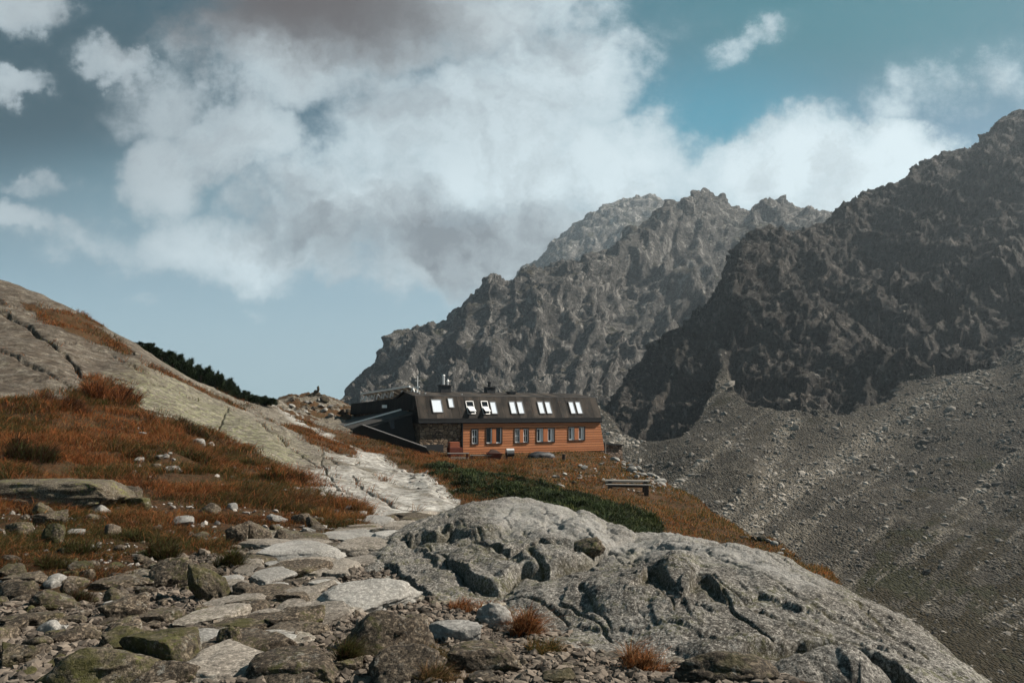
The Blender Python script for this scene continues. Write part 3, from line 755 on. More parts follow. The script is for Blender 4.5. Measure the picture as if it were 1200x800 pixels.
# pale debris streaks running down the fall line
u = (px - 1200) * .80 + (py - 400) * -.6; w_ = (px - 1200) * .6 + (py - 400) * .80     # w_: across the fall line
sn = fbm(np.stack([w_ * 1.0, u * .09, u * 0], 1) + fbm(P0, 40, 3)[:, None] * 12, 26, 5, .6)
streak = sstep(sn, .06, .24) * (1 - cliff) * .75
main = np.exp(-(line_d(px + jag * .25, py, [(1200,398),(1100,462),(1000,525),(930,570),(870,600)]) / 20) ** 2)
fan = np.exp(-(line_d(px + jag * .2, py, [(925,478),(915,520),(895,560)]) / 13) ** 2)
foot = np.exp(-(line_d(px + jag * .2, py, [(700,478),(712,510),(742,540)]) / 12) ** 2)
strk_n = sstep(fbm(np.stack([w_, u * .12, u * 0], 1), 9, 4, .6), -.2, .2)
streak = np.clip(streak + (main * .8 + fan * .85 + foot * .6) * (1 - cliff * .7) * (.35 + .65 * strk_n), 0, 1)
turf = (1 - cliff) * np.clip(.42 * sstep(fbm(np.stack([w_, u * .25, u * 0], 1) + 9, 34, 5, .6), -.02, .22) + .5 * sstep(-poly_sd(px + jag * .6, py + jag * .6, [(980,600),(1080,545),(1210,470),(1210,800),(1000,730)]), -30, 40) * sstep(fbm(P0, 22, 4), -.1, .15), 0, .8) * (1 - streak * .8)
turf += cliff * sstep(nz, .55, .85) * .32
turf = np.maximum(turf, (1 - cliff) * .75 * sstep(-poly_sd(px + jag * .7, py + jag * .7, [(930,660),(1000,610),(1090,565),(1300,480),(1300,900),(1000,900)]), -60, 90) * sstep(fbm(np.stack([w_, u * .3, u * 0], 1) + 70, 26, 5, .6), -.22, .12) * (1 - main))  # olive turf, widened to darken the lower right slope
deep = sstep(-poly_sd(px + jag * .5, py + jag * .5, [(1040,735),(1080,712),(1120,722),(1200,735),(1300,740),(1300,900),(1000,900)]), -12, 20)  # deep shade of the gully corner, painted with the dark turf colour
turf = np.maximum(turf, deep * .9)
right_mat = mat_mountain('mountain_face', 1.0, (0.026, 0.023, 0.021), (0.075, 0.067, 0.06), (0.042, 0.037, 0.029), (0.086, 0.077, 0.063), (0.048, 0.038, 0.019))
tag(link('mountain_side', RGd.mesh('mountain_side', {'mask': np.stack([1 - cliff, streak, turf], 1)}), right_mat), kind='structure')
RGcliff, RGstreak, RGturf = cliff, streak, turf

mid_cols = {
 240: [(560,350),(500,600),(488,800),(500,1000),(520,1400)],
 330: [(560,350),(500,600),(482,800),(500,1000),(520,1400)],
 397: [(560,350),(500,600),(467,780),(490,900),(520,1400)],
 412: [(560,350),(500,600),(475,680),(452,800),(470,900),(520,1400)],
 440: [(560,350),(500,580),(465,680),(422,810),(440,900),(510,1400)],
 455: [(560,350),(500,570),(455,680),(401,815),(425,900),(500,1400)],
 480: [(560,350),(500,560),(440,690),(385,820),(410,900),(500,1400)],
 524: [(560,350),(500,550),(440,670),(366,830),(390,920),(490,1400)],
 560: [(560,350),(500,545),(430,680),(337,845),(370,940),(480,1400)],
 572: [(560,350),(500,540),(430,680),(323,850),(360,950),(480,1400)],
 600: [(560,350),(500,535),(420,690),(325,870),(355,970),(470,1400)],
 630: [(560,350),(500,530),(415,690),(308,885),(340,980),(470,1400)],
 665: [(560,350),(505,530),(420,690),(311,900),(330,1000),(460,1400)],
 700: [(560,350),(510,530),(430,690),(300,930),(315,1020),(450,1400)],
 740: [(560,350),(515,540),(440,700),(330,880),(271,1000),(290,1080),(440,1400)],
 790: [(560,350),(520,540),(445,700),(330,900),(236,1080),(255,1150),(430,1450)],
 815: [(560,350),(520,540),(445,700),(330,920),(222,1120),(240,1190),(420,1480)],
 850: [(560,350),(520,540),(440,700),(330,930),(233,1140),(255,1210),(420,1500)],
 880: [(560,350),(520,540),(440,700),(330,940),(241,1150),(262,1230),(420,1500)],
 912: [(560,350),(520,540),(440,700),(330,940),(235,1170),(255,1250),(420,1500)],
 940: [(560,350),(520,540),(440,700),(330,940),(243,1170),(262,1250),(420,1500)],
 975: [(560,350),(520,540),(440,700),(330,940),(255,1170),(275,1250),(420,1500)],
 1100: [(560,350),(520,540),(440,700),(350,940),(300,1170),(320,1250),(440,1500)],
 1300: [(560,350),(530,540),(470,700),(420,940),(380,1170),(400,1250),(460,1500)],
}
def mountain(name, cols, a0, a1, na, l0, l1, nl, amp, sc, mat, bright=None):
    G = Grid(Field(cols), np.linspace(a0, a1, na), np.linspace(math.log(l0), math.log(l1), nl))
    p0 = G.pos.copy(); x, y, z = p0.T
    n = G.normals(); n = np.where(n[:, 2:3] < 0, -n, n)
    qv = np.stack([x * .9 - z * .35, y * .8, z * .38], 1)
    hh = facet(qv + fbm(p0, 40 * sc, 3)[:, None] * 12 * sc, 70 * sc) * 13 * amp + facet(qv + fbm(p0, 16 * sc, 3)[:, None] * 5 * sc, 26 * sc) * 8 * amp + facet(p0 + fbm(p0, 8 * sc, 2)[:, None] * 2 * sc, 11 * sc) * 3.6 * amp + fbm(qv, 150 * sc, 6, .58, mode='ridged') * 40 * amp + fbm(qv + 400, 48 * sc, 5, .6, mode='ridged') * 16 * amp + fbm(p0, 14 * sc, 4, .6) * 4 * amp
    gul = np.stack([G.px + G.py * .22 + fbm(p0, 90 * sc, 3) * 30, G.py * .13, G.px * 0], 1)
    hh = hh + (fbm(gul, 52, 5, .55, mode='ridged') * 22 + fbm(gul + 300, 17, 4, .55, mode='ridged') * 5) * amp
    fld = Field(cols); cpy = HY - F * np.interp(G.A, fld.a, fld.E.max(1))
    ncr = sstep(G.py - cpy, 50, 5)
    hh = hh * (1 - .5 * ncr) + ncr * facet(p0, 24 * sc) * 7 * sc
    G.pos = p0 + n * (hh * sstep(y, l0, l0 * 1.25))[:, None]
    nz_ = np.abs(G.normals()[:, 2])
    scr = sstep(nz_, .72, .86) * .75 * sstep(fbm(p0, 90 * sc, 3), -.15, .15)
    stk = sstep(fbm(qv, 60 * sc, 5, .6), .12, .3) * .8
    if bright is not None: stk = np.clip(stk + bright(G.px, G.py), 0, 1)
    tf = sstep(nz_, .5, .75) * .5
    return tag(link(name, G.mesh(name, {'mask': np.stack([scr, stk * scr + stk * .25, tf], 1)}), mat), kind='structure')
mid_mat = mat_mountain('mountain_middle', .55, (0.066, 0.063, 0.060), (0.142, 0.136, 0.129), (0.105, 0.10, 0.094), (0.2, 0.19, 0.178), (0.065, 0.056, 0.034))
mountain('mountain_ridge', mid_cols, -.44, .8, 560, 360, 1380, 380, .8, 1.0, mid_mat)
far_cols = {
 480: [(560,900),(520,1300),(460,1700),(470,2000),(520,2600)],
 560: [(560,900),(520,1300),(380,1800),(400,2000),(500,2600)],
 607: [(560,900),(510,1300),(321,1880),(340,2050),(470,2600)],
 632: [(560,900),(500,1300),(303,1920),(320,2080),(450,2600)],
 652: [(560,900),(490,1300),(282,1950),(300,2100),(440,2600)],
 690: [(560,900),(480,1300),(253,2000),(275,2150),(430,2600)],
 725: [(560,900),(470,1300),(237,2030),(260,2170),(420,2600)],
 760: [(560,900),(470,1300),(231,2050),(250,2200),(420,2600)],
 780: [(560,900),(470,1300),(237,2050),(255,2200),(420,2600)],
 800: [(560,900),(470,1300),(250,2050),(270,2200),(430,2600)],
 870: [(560,900),(480,1300),(290,2050),(310,2200),(440,2600)],
 1000: [(560,900),(500,1300),(380,2050),(400,2200),(470,2600)],
}
far_mat = mat_mountain('mountain_distant', .4, (0.12, 0.115, 0.11), (0.22, 0.212, 0.203), (0.17, 0.163, 0.155), (0.28, 0.27, 0.258), (0.08, 0.075, 0.05))  # distance haze partly put into these paler rock tones
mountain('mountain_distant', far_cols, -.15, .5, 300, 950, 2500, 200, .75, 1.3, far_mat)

# valley bottom, out to the horizon
def sheet_mesh():
    n = 60; gx, gy = np.meshgrid(np.linspace(-2600, 2600, n), np.linspace(-800, 2700, n))
    pp = np.stack([gx.ravel(), gy.ravel(), np.zeros(n * n)], 1)
    pp[:, 2] = -100 + fbm(pp, 1500, 3) * 18
    idx = np.arange(n * n).reshape(n, n)
    f = np.stack([idx[:-1, :-1], idx[:-1, 1:], idx[1:, 1:], idx[1:, :-1]], -1).reshape(-1, 4)
    return np_mesh('valley_ground', pp, [f], True, {'mask': np.tile([[.6, .1, .6]], (n * n, 1))})
tag(link('valley_ground', sheet_mesh(), right_mat), kind='structure')
# ------------------------------------------------------------------ mesh builder
class MB:
    def __init__(self, conv=None):
        self.v, self.f, self.conv = [], [], conv
    def add(self, vs, fs):
        k = len(self.v)
        self.v += [tuple(self.conv(Vector(p)) if self.conv else p) for p in vs]
        self.f += [tuple(i + k for i in f) for f in fs]
        return self
    def hexa(self, a):
        """8 corners: bottom ring 0-3, top ring 4-7"""
        return self.add(a, [(0,3,2,1),(4,5,6,7),(0,1,5,4),(1,2,6,5),(2,3,7,6),(3,0,4,7)])
    def box(self, x0, x1, y0, y1, z0, z1):
        return self.hexa([(x0,y0,z0),(x1,y0,z0),(x1,y1,z0),(x0,y1,z0),(x0,y0,z1),(x1,y0,z1),(x1,y1,z1),(x0,y1,z1)])
    def prism(self, pts, off):
        """polygon pushed along a vector"""
        off = Vector(off); n = len(pts); pts = [Vector(p) for p in pts]
        fs = [tuple(range(n))[::-1], tuple(range(n, 2 * n))] + [(i, (i+1) % n, n + (i+1) % n, n + i) for i in range(n)]
        return self.add(pts + [p + off for p in pts], fs)
    def bar(self, p, q, w, h=None):
        p, q = Vector(p), Vector(q); h = h or w; d = (q - p).normalized()
        up = Vector((0, 0, 1)) if abs(d.z) < .95 else Vector((0, 1, 0))
        sx = d.cross(up).normalized(); sy = sx.cross(d).normalized()
        c = [sx * (i * w / 2) + sy * (j * h / 2) for i, j in ((-1,-1),(1,-1),(1,1),(-1,1))]
        return self.hexa([p + k for k in c] + [q + k for k in c])
    def tube(self, p, q, r, r2=None, n=10):
        p, q = Vector(p), Vector(q); r2 = r if r2 is None else r2; d = (q - p).normalized()
        up = Vector((0, 0, 1)) if abs(d.z) < .95 else Vector((0, 1, 0))
        sx = d.cross(up).normalized(); sy = sx.cross(d).normalized()
        ring = lambda c, rr: [c + sx * (rr * math.cos(2*math.pi*k/n)) + sy * (rr * math.sin(2*math.pi*k/n)) for k in range(n)]
        return self.add(ring(p, r) + ring(q, r2), [tuple(range(n))[::-1], tuple(range(n, 2*n))] + [(i, (i+1) % n, n + (i+1) % n, n + i) for i in range(n)])
    def build(self, name, mat, parent=None, bevel=0.0):
        me = bpy.data.meshes.new(name); me.from_pydata(self.v, [], self.f)
        bm = bmesh.new(); bm.from_mesh(me); bmesh.ops.recalc_face_normals(bm, faces=bm.faces)
        if bevel: bmesh.ops.bevel(bm, geom=list(bm.edges), offset=bevel, segments=1, affect='EDGES', clamp_overlap=True)
        bm.to_mesh(me); bm.free()
        return link(name, me, mat, parent)

M = {}
M['timber'] = mat_timber()
M['stone'] = mat_masonry('rubble_stone', (0.10, 0.068, 0.045), (0.32, 0.23, 0.155), (0.045, 0.035, 0.028), 1.9)
M['stone_pale'] = mat_masonry('rubble_stone_pale', (0.11, 0.08, 0.06), (0.30, 0.22, 0.165), (0.06, 0.048, 0.04), 2.0)
M['roof'] = mat_roof('dark_sheet_roof', (0.014, 0.0135, 0.0125), (0.048, 0.041, 0.034))
M['fascia'] = mat_plain('black_fascia', (0.010, 0.010, 0.010), .7, .25, .3, 2.0)
M['shingle'] = mat_roof('black_shingle_band', (0.010, 0.010, 0.010), (0.018, 0.017, 0.016), 1, .5)
M['annex_roof'] = mat_plain('grey_sheet_metal', (0.06, 0.056, 0.052), .95, .04, .2, 1.5)
M['dark_wall'] = mat_plain('tarred_boards_and_shade', (0.014, 0.013, 0.012), .8, .2, .35, 2.5, (4, 4, .6))  # dark boards, also used for the painted shade at the stone joint
M['coping'] = mat_plain('weathered_coping', (0.11, 0.105, 0.10), .7, .3, .2, 3)
M['white'] = mat_plain('white_paint', (0.72, 0.72, 0.70), .55, .4, .06, 4)
M['darkframe'] = mat_plain('dark_brown_wood', (0.045, 0.02, 0.012), .7, .3, .3, 6, (1, 1, .2))
M['mullion'] = mat_plain('orange_wood', (0.40, 0.135, 0.05), .7, .3, .2, 5, (4, 4, .3))
M['glass'] = mat_glass('window_glass')
M['sky_glass'] = mat_plain('blind_and_sky_reflection', (0.62, 0.66, 0.70), .12, .6, .05, 2)  # pale tone for blinds, with the sky's reflection put into the colour
M['metal'] = mat_plain('galvanised_steel', (0.55, 0.54, 0.52), .4, .5, .1, 6, metal=.6)
M['panel'] = mat_plain('panel_backsheet', (0.42, 0.36, 0.29), .6, .4, .12, 4)
M['pv'] = mat_glass('panel_glass', (0.012, 0.016, 0.03), .08)
M['redwood'] = mat_plain('red_brown_boards', (0.11, 0.026, 0.014), .75, .25, .35, 5, (.4, 3, 3))
M['orange_box'] = mat_plain('orange_red_boards', (0.26, 0.075, 0.035), .7, .3, .3, 5, (.5, 3, 3))
M['greywood'] = mat_plain('weathered_grey_wood', (0.17, 0.155, 0.135), .85, .2, .3, 6, (.5, 6, 6), bump=.01)
M['brownwood'] = mat_plain('dark_weathered_wood', (0.05, 0.036, 0.028), .85, .2, .4, 6, (.5, 6, 6), bump=.01)
M['black'] = mat_plain('black_iron', (0.012, 0.012, 0.013), .6, .4, .2, 5)
M['tarp'] = mat_plain('black_tarpaulin', (0.012, 0.012, 0.013), .5, .45, .3, 3, bump=.05)

# ------------------------------------------------------------------ mountain hut
HX, HYY, HZ = -9.7, 72.0, EYE - 4.77
UX, UY = 0.901, 0.434
hut = empty('mountain_hut', (HX, HYY, HZ), math.atan2(UY, UX))
tag(hut, 'long mountain hut with orange board walls, rubble stone end and black mansard roof', 'mountain hut')
def toH(p):                       # world -> hut axes (u along the front, v into the house, w up)
    d = Vector(p) - Vector((HX, HYY, HZ))
    return Vector((d.x * UX + d.y * UY, -d.x * UY + d.y * UX, d.z))
def fw(px, py, v=0.0):            # photo point on the front (depth v) -> (u, w)
    k = (px - CX) / F
    u = (-HX + UY * v + k * (HYY + UX * v)) / (UX - UY * k)
    y = HYY + UY * u + UX * v
    return u, (HY - py) / F * y + 4.77
LEN = 22.35
RB, RT, VB, VT = 4.05, 6.45, -0.30, 1.0      # steep roof: foot and top
def roofpt(px, py):
    v = 0.0
    for _ in range(8):
        u, w_ = fw(px, py, v); t_ = (w_ - RB) / (RT - RB); v = VB + t_ * (VT - VB)
    return u, t_

SPL = 4.78                                    # stone / timber joint
# core of the house (stone), its front set back under the boards
MB().box(0.0, SPL, 0.05, 9.5, -1.2, 3.46).build('stone_wall', M['stone'], hut)
MB().box(SPL + .02, LEN - .35, 0.35, 9.4, -1.6, 0.6).build('foundation', M['stone'], hut)
# boarded front with the flared right end
fl = 0.62
wins = [(551.7,502.7,559.3,520,1,'bars'), (568.7,501.3,587.3,519.3,2,'open'), (602,502,618.4,518.4,2,'bars'), (627.7,501.4,648.7,517.3,2,'plain'), (665,500,684.1,515.2,2,'plain')]
holes = []
for x0, y0, x1, y1, n, st in wins:
    u0, w1 = fw(x0, y0); u1, w0 = fw(x1, y1)
    holes.append((u0, u1, w0, w1))
def facade():
    mb = MB(); w0, w1, y0, y1 = 0.12, 3.46, -0.22, 0.30
    edge = lambda w: LEN + fl * (1 - (w - w0) / (w1 - w0))
    cuts = [SPL]
    for h in holes: cuts += [h[0], h[1]]
    for k in range(0, len(cuts), 2):
        a = cuts[k]; b = cuts[k + 1] if k + 1 < len(cuts) else None
        if b is not None: mb.box(a, b, y0, y1, w0, w1)
        else: mb.hexa([(a,y0,w0),(edge(w0),y0,w0),(edge(w0),y1,w0),(a,y1,w0),(a,y0,w1),(edge(w1),y0,w1),(edge(w1),y1,w1),(a,y1,w1)])
    for u0, u1, a, b in holes:
        mb.box(u0, u1, y0, y1, w0, a); mb.box(u0, u1, y0, y1, b, w1)
    # gable end boards
    mb.hexa([(edge(w0)-.3,y1,w0),(edge(w0),y1,w0),(edge(w0),9.4,w0),(edge(w0)-.3,9.4,w0),(LEN-.3,y1,w1),(LEN,y1,w1),(LEN,9.4,w1),(LEN-.3,9.4,w1)])
    return mb
facade().build('timber_wall', M['timber'], hut)
MB().box(SPL - .16, SPL - .003, -.26, .04, -.2, 3.46).build('joint_shade', M['dark_wall'], hut)  # dark strip standing in for the shadow beside the boards' edge
for (u0, u1, a, b), (x0, y0, x1, y1, n, st) in zip(holes, wins):
    fr = MB()
    for c in ((u0-.06,u0+.05,a-.06,b+.06),(u1-.05,u1+.06,a-.06,b+.06)): fr.box(c[0], c[1], -.262, -.10, c[2], c[3])
    fr.box(u0+.052, u1-.052, -.262, -.10, b-.05, b+.06); fr.box(u0+.052, u1-.052, -.30, -.10, a-.06, a+.04)
    wo = fr.build('window', M['darkframe'], hut)
    iu0, iu1, ia, ib = u0+.052, u1-.052, a+.042, b-.052
    g = MB().box(iu0, iu1, .02, .05, ia, ib).build('pane', M['glass'], wo)
    bays = [(iu0, iu1)] if n == 1 else None
    if n == 2:
        mid = (iu0 + iu1) / 2; hw = (iu1 - iu0) * .13
        MB().box(mid - hw, mid + hw, -.24, .0, ia, ib).build('mullion', M['mullion'], wo)
        bays = [(iu0, mid - hw - .003), (mid + hw + .003, iu1)]
    for (p, q_) in bays:
        sb = MB(); s_ = .085; y0_, y1_ = -.16, -.06
        if st == 'open':      # casements standing open inwards: a pale rail on one side only
            sb.box(q_ - .12, q_ - .004, y0_, y1_, ia + .004, ib); sb.box(p + .004, q_ - .123, y0_, y1_, ia + .004, ia + .10)
        else:
            sb.box(p + .004, p + s_, y0_, y1_, ia + .004, ib - .004); sb.box(q_ - s_, q_ - .004, y0_, y1_, ia + .004, ib - .004)
            sb.box(p + s_ + .002, q_ - s_ - .002, y0_, y1_, ib - s_, ib - .004); sb.box(p + s_ + .002, q_ - s_ - .002, y0_, y1_, ia + .004, ia + s_)
            c = (p + q_) / 2
            if st == 'bars':
                sb.box(c - .035, c + .035, y0_ + .01, y1_, ia + s_, ib - s_); sb.box(p + s_, c - .037, y0_ + .01, y1_, (ia+ib)/2 - .035, (ia+ib)/2 + .035); sb.box(c + .037, q_ - s_, y0_ + .01, y1_, (ia+ib)/2 - .035, (ia+ib)/2 + .035)
            else:
                sb.box(c + .02, q_ - s_ - .02, .0 - .04, .0, ia + .1, ib - .1)      # a curtain drawn to one side
        sb.build('casement', M['white'], wo)
# steep front roof, fascia, low upper roof
rm = MB()
rm.hexa([(-.25,VB,RB),(LEN+.15,VB,RB),(LEN+.15,VB+.35,RB),(-.25,VB+.35,RB),(-.25,VT,RT),(LEN+.15,VT,RT),(LEN+.15,VT+.35,RT),(-.25,VT+.35,RT)])
roof = rm.build('roof', M['roof'], hut)
MB().hexa([(-.22,VT+.36,RT-.15),(LEN+.12,VT+.36,RT-.15),(LEN+.12,5.5,RT+.45),(-.22,5.5,RT+.45),(-.22,VT+.36,RT-.01),(LEN+.12,VT+.36,RT-.01),(LEN+.12,5.5,RT+.6),(-.22,5.5,RT+.6)]).hexa(
    [(-.22,5.51,RT+.45),(LEN+.12,5.51,RT+.45),(LEN+.12,9.7,RT-.4),(-.22,9.7,RT-.4),(-.22,5.51,RT+.6),(LEN+.12,5.51,RT+.6),(LEN+.12,9.7,RT-.2),(-.22,9.7,RT-.2)]).build('upper_roof', M['roof'], hut)
MB().box(-.28, LEN+.18, VB-.06, .3, 3.47, RB-.01).build('fascia', M['fascia'], hut)
MB().bar((-.25,VB-.12,3.62),(LEN+.15,VB-.12,3.62),.10).bar((SPL-.08,-.33,3.6),(SPL-.08,-.33,-.1),.07).build('gutter', M['black'], hut)
MB().box(-.25, LEN+.15, VT-.02, VT+.34, RT+.003, RT+.07).build('ridge_trim', M['coping'], hut)
# attic ends
MB().prism([(LEN-.05,VB+.36,RB-.55),(LEN-.05,9.4,RB-.55),(LEN-.05,9.4,RT-.3),(LEN-.05,5.5,RT+.4),(LEN-.05,VT+.4,RT-.2)], (-.2,0,0)).build('gable_wall', M['dark_wall'], hut)
MB().prism([(-.03,VB+.36,RB-.55),(-.03,9.4,RB-.55),(-.03,9.4,RT-.3),(-.03,5.5,RT+.4),(-.03,VT+.4,RT-.2)], (.2,0,0)).build('gable_wall', M['dark_wall'], hut)
# skylights, set on the slope
sl = Vector((0, VT - VB, RT - RB)).normalized(); nrm = Vector((0, -sl.z, sl.y))
def onroof(u, t_, out): return Vector((u, VB + (VT-VB)*t_, RB + (RT-RB)*t_)) + nrm * out
def slab(u0, u1, t0, t1, o0, o1):
    return [onroof(u0,t0,o0),onroof(u1,t0,o0),onroof(u1,t0,o1),onroof(u0,t0,o1),onroof(u0,t1,o0),onroof(u1,t1,o0),onroof(u1,t1,o1),onroof(u0,t1,o1)]
sky = [(505.6,468.4,519,483,0),(524.4,466.9,532,477.3,0),(546.5,470.5,556.5,484.5,1),(564.5,470.5,573.5,484.8,1),(574.6,471,583,484.6,0),(597.3,470.8,605.6,484.4,0),(606.3,470.8,614.5,484.4,0),(630.6,470.9,638.6,484.3,0),(639.3,470.9,647,484.3,0),(667.3,471,674.6,484.4,0),(675.2,471,682.6,484.4,0)]
for x0, y0, x1, y1, op in sky:
    ua, t1 = roofpt((x0 + x1) / 2 - (x1 - x0) * .40, y0 + .3); 
    u0 = roofpt(x0 + 2.2, y1)[0]; u1 = roofpt(x1, y1)[0]; t0 = roofpt(x0, y1)[1]
    b_ = .07
    fr = MB()
    fr.hexa(slab(u0-b_,u0,t0-.02,t1+.02,.01,.10)).hexa(slab(u1,u1+b_,t0-.02,t1+.02,.01,.10)).hexa(slab(u0+.001,u1-.001,t1,t1+.03,.01,.10)).hexa(slab(u0+.001,u1-.001,t0-.03,t0,.01,.10))
    so_ = fr.build('skylight', M['coping'] if not op else M['metal'], hut)
    if not op:
        MB().hexa(slab(u0+.002,u1-.002,t0+.001,t1-.001,.015,.06)).build('pane', M['sky_glass'], so_)
    else:
        MB().hexa(slab(u0+.002,u1-.002,t0+.001,t1-.001,.012,.03)).build('opening', M['glass'], so_)
        tm = t0 + (t1 - t0) * .48        # sash swung out about its middle
        A, B = onroof(u0+.03, tm, .08), onroof(u1-.03, tm, .08)
        out = Vector((0, -.78, -.42)); up_ = Vector((0, .30, .16))
        th = Vector((0, -.03, .06))
        MB().hexa([A+out, B+out, B+up_, A+up_, A+out+th, B+out+th, B+up_+th, A+up_+th]).build('sash', M['white'], so_)
# chimneys and vents
def wpt(px, py, v): u, w_ = fw(px, py, v); return u, w_
u0, w0 = wpt(515.2, 462, 5); u1, w1 = wpt(527, 452.2, 5)
ch = MB().box(u0, u1, 4.5, 5.5, w0 - 1.2, w1).build('chimney', M['black'], hut)
MB().box(u0-.12, u1+.12, 4.38, 5.62, w1+.003, w1+.12).build('cap', M['black'], ch)
MB().tube(((u0*.62+u1*.38),5,w1+.12),((u0*.62+u1*.38),5,w1+1.15),.17).tube(((u0*.62+u1*.38),5,w1+1.15),((u0*.62+u1*.38),5,w1+1.32),.24,.1).build('flue_pipe', M['metal'], ch)
MB().tube(((u0*.2+u1*.8),5,w1+.12),((u0*.2+u1*.8),5,w1+.5),.12).tube(((u0*.2+u1*.8),5,w1+.5),((u0*.2+u1*.8),5,w1+.78),.2,.05).build('cowl', M['metal'], ch)
u0, w0 = wpt(569, 463, 5); u1, w1 = wpt(578.5, 454.3, 5)
ch = MB().box(u0, u1, 4.5, 5.5, w0 - 1.2, w1).build('chimney', M['black'], hut)
MB().box(u0-.1, u1+.1, 4.4, 5.6, w1+.003, w1+.1).build('cap', M['black'], ch)
MB().tube(((u0+u1)/2,5,w1+.1),((u0+u1)/2,5,w1+.62),.24,.2).tube(((u0+u1)/2,5,w1+.62),((u0+u1)/2,5,w1+.72),.28,.26).build('chimney_pot', M['black'], ch)
u0, w0 = wpt(595, 463.5, 4); u1, w1 = wpt(603, 459.6, 4)
MB().box(u0, u1, 3.7, 4.3, w0-.8, w1).box(u0-.15, u1+.15, 3.6, 4.4, w1+.003, w1+.09).build('roof_vent', M['black'], hut)
u0, w0 = wpt(541, 464, 3); MB().tube((u0,3,w0-.6),(u0,3,w0+.25),.12).build('roof_vent', M['metal'], hut)
u0, w0 = wpt(497, 463, 3.5); 
MB().tube((u0-.6,3.4,w0-.6),(u0-.6,3.4,w0+.35),.1).tube((u0+.1,3.4,w0-.6),(u0+.1,3.4,w0+.3),.1).build('roof_vent', M['metal'], hut)
u0, w0 = wpt(489.4, 463, 4.5); _, w1 = wpt(489.4, 440.5, 4.5)
MB().tube((u0,4.5,w0-1),(u0,4.5,w1),.045).bar((u0-.3,4.5,w1-.5),(u0+.35,4.5,w1-.5),.035).build('antenna_mast', M['white'], hut)
# rear wing running back along the left gable
def wing_w(v, a, b): return a + (b - a) * v / 25.0
MB().hexa([(0.1,1.4,-.8),(8.5,1.4,-.8),(8.5,26,-.8),(-1.2,26,-.8),(0.1,1.4,5.0),(8.5,1.4,5.0),(8.5,26,4.4),(-1.2,26,4.4)]).build('rear_stone_wall', M['stone'], hut)
MB().hexa([(-.28,1.35,4.98),(8.6,1.35,4.98),(8.6,26.3,4.28),(-1.6,26.3,4.28),(-.10,1.35,RT-.04),(8.4,1.35,RT-.04),(8.4,26.3,5.86),(-1.4,26.3,5.86)]).build('rear_roof', M['shingle'], hut)
# lean-to with a roof that runs into the slope, its dark gable and little window
W3 = lambda px, py, D: toH(P(px, py, D))
q0, q1, q2, q3, q4 = W3(470,480.2,75.5), W3(404,499,77), W3(386,495,88), W3(414,489,95), W3(452,480,84)
thk = Vector((0, 0, -.22))
MB().prism([q0, q1, q2, q3, q4], thk).build('annex_roof', M['annex_roof'], hut)
r0, r1, r2 = W3(471,480.6,75.2), W3(404,499.6,76.6), W3(416,503,73)
MB().prism([r0, r1, r2, W3(430,497.5,73), W3(484,483.0,73.5)], thk).build('annex_roof', M['annex_roof'], hut)
e0, e1 = W3(470,480.0,75.4) + Vector((0,0,.02)), W3(404,498.6,76.8) + Vector((0,0,.02))
MB().bar(e0, e1, .22, .16).build('ridge_cap', M['white'], hut)
wl = [W3(426,499.5,72.6), W3(482,484.5,73.2), W3(488,520,72.6), W3(455,512,72.3)]
back = Vector((-.6, 2.2, 0))
wall = MB().prism([p + thk * .9 for p in wl[:2]] + wl[2:], back).build('annex_wall', M['dark_wall'], hut)
c0, c1, c2, c3 = W3(455.4,492.2,72.35), W3(460.6,490.8,72.45), W3(461.8,502,72.35), W3(456.6,502.4,72.25)
f_ = Vector((.1, -.28, 0)) * .5
MB().prism([c0, c1, c2, c3], f_).build('annex_window', M['black'], wall)
g0 = [c * .8 + (c0 + c1 + c2 + c3) / 4 * .2 + f_ * 1.15 for c in (c0, c1, c2, c3)]
MB().prism(g0, f_ * .2).build('pane', M['glass'], wall)
k0, k1, k2 = W3(413,503,70.6), W3(424.5,497.8,70.2), W3(499,524,67.8)
lo = [W3(505,533,67.8), W3(446,523,69.5), W3(413,510,70.6)]
MB().prism([k0, k1, k2] + lo, Vector((.4, 1.3, 0))).build('ramp_wall', M['dark_wall'], hut)
cp0 = Vector((.2, .6, .06))
MB().bar(k0 + cp0 * .3, k1 + cp0 * .2, .3, .08).bar(k1 + cp0 * .2, k2 + cp0 * .2, .3, .08).build('ramp_coping', M['coping'], hut)
MB().box(.4, 2.6, -.02, .06, -.5, 1.25).build('cellar_shade', M['black'], hut)  # black panel standing in for the shade at the wall foot
# little openings in the stone gable
for v_, w_ in ((1.2, 2.9), (2.0, 1.8)):
    pass
d0, d1 = W3(451,476.3,79), W3(454.5,474.6,79)
MB().hexa([Vector((min(d0.x,d1.x)-.3, d0.y-.2, d0.z-.15)) + Vector(o) for o in ((0,0,0),(.5,0,0),(.5,.4,0),(0,.4,0),(0,0,.35),(.5,0,.35),(.5,.4,.35),(0,.4,.35))]).build('lamp_housing', M['white'], hut)

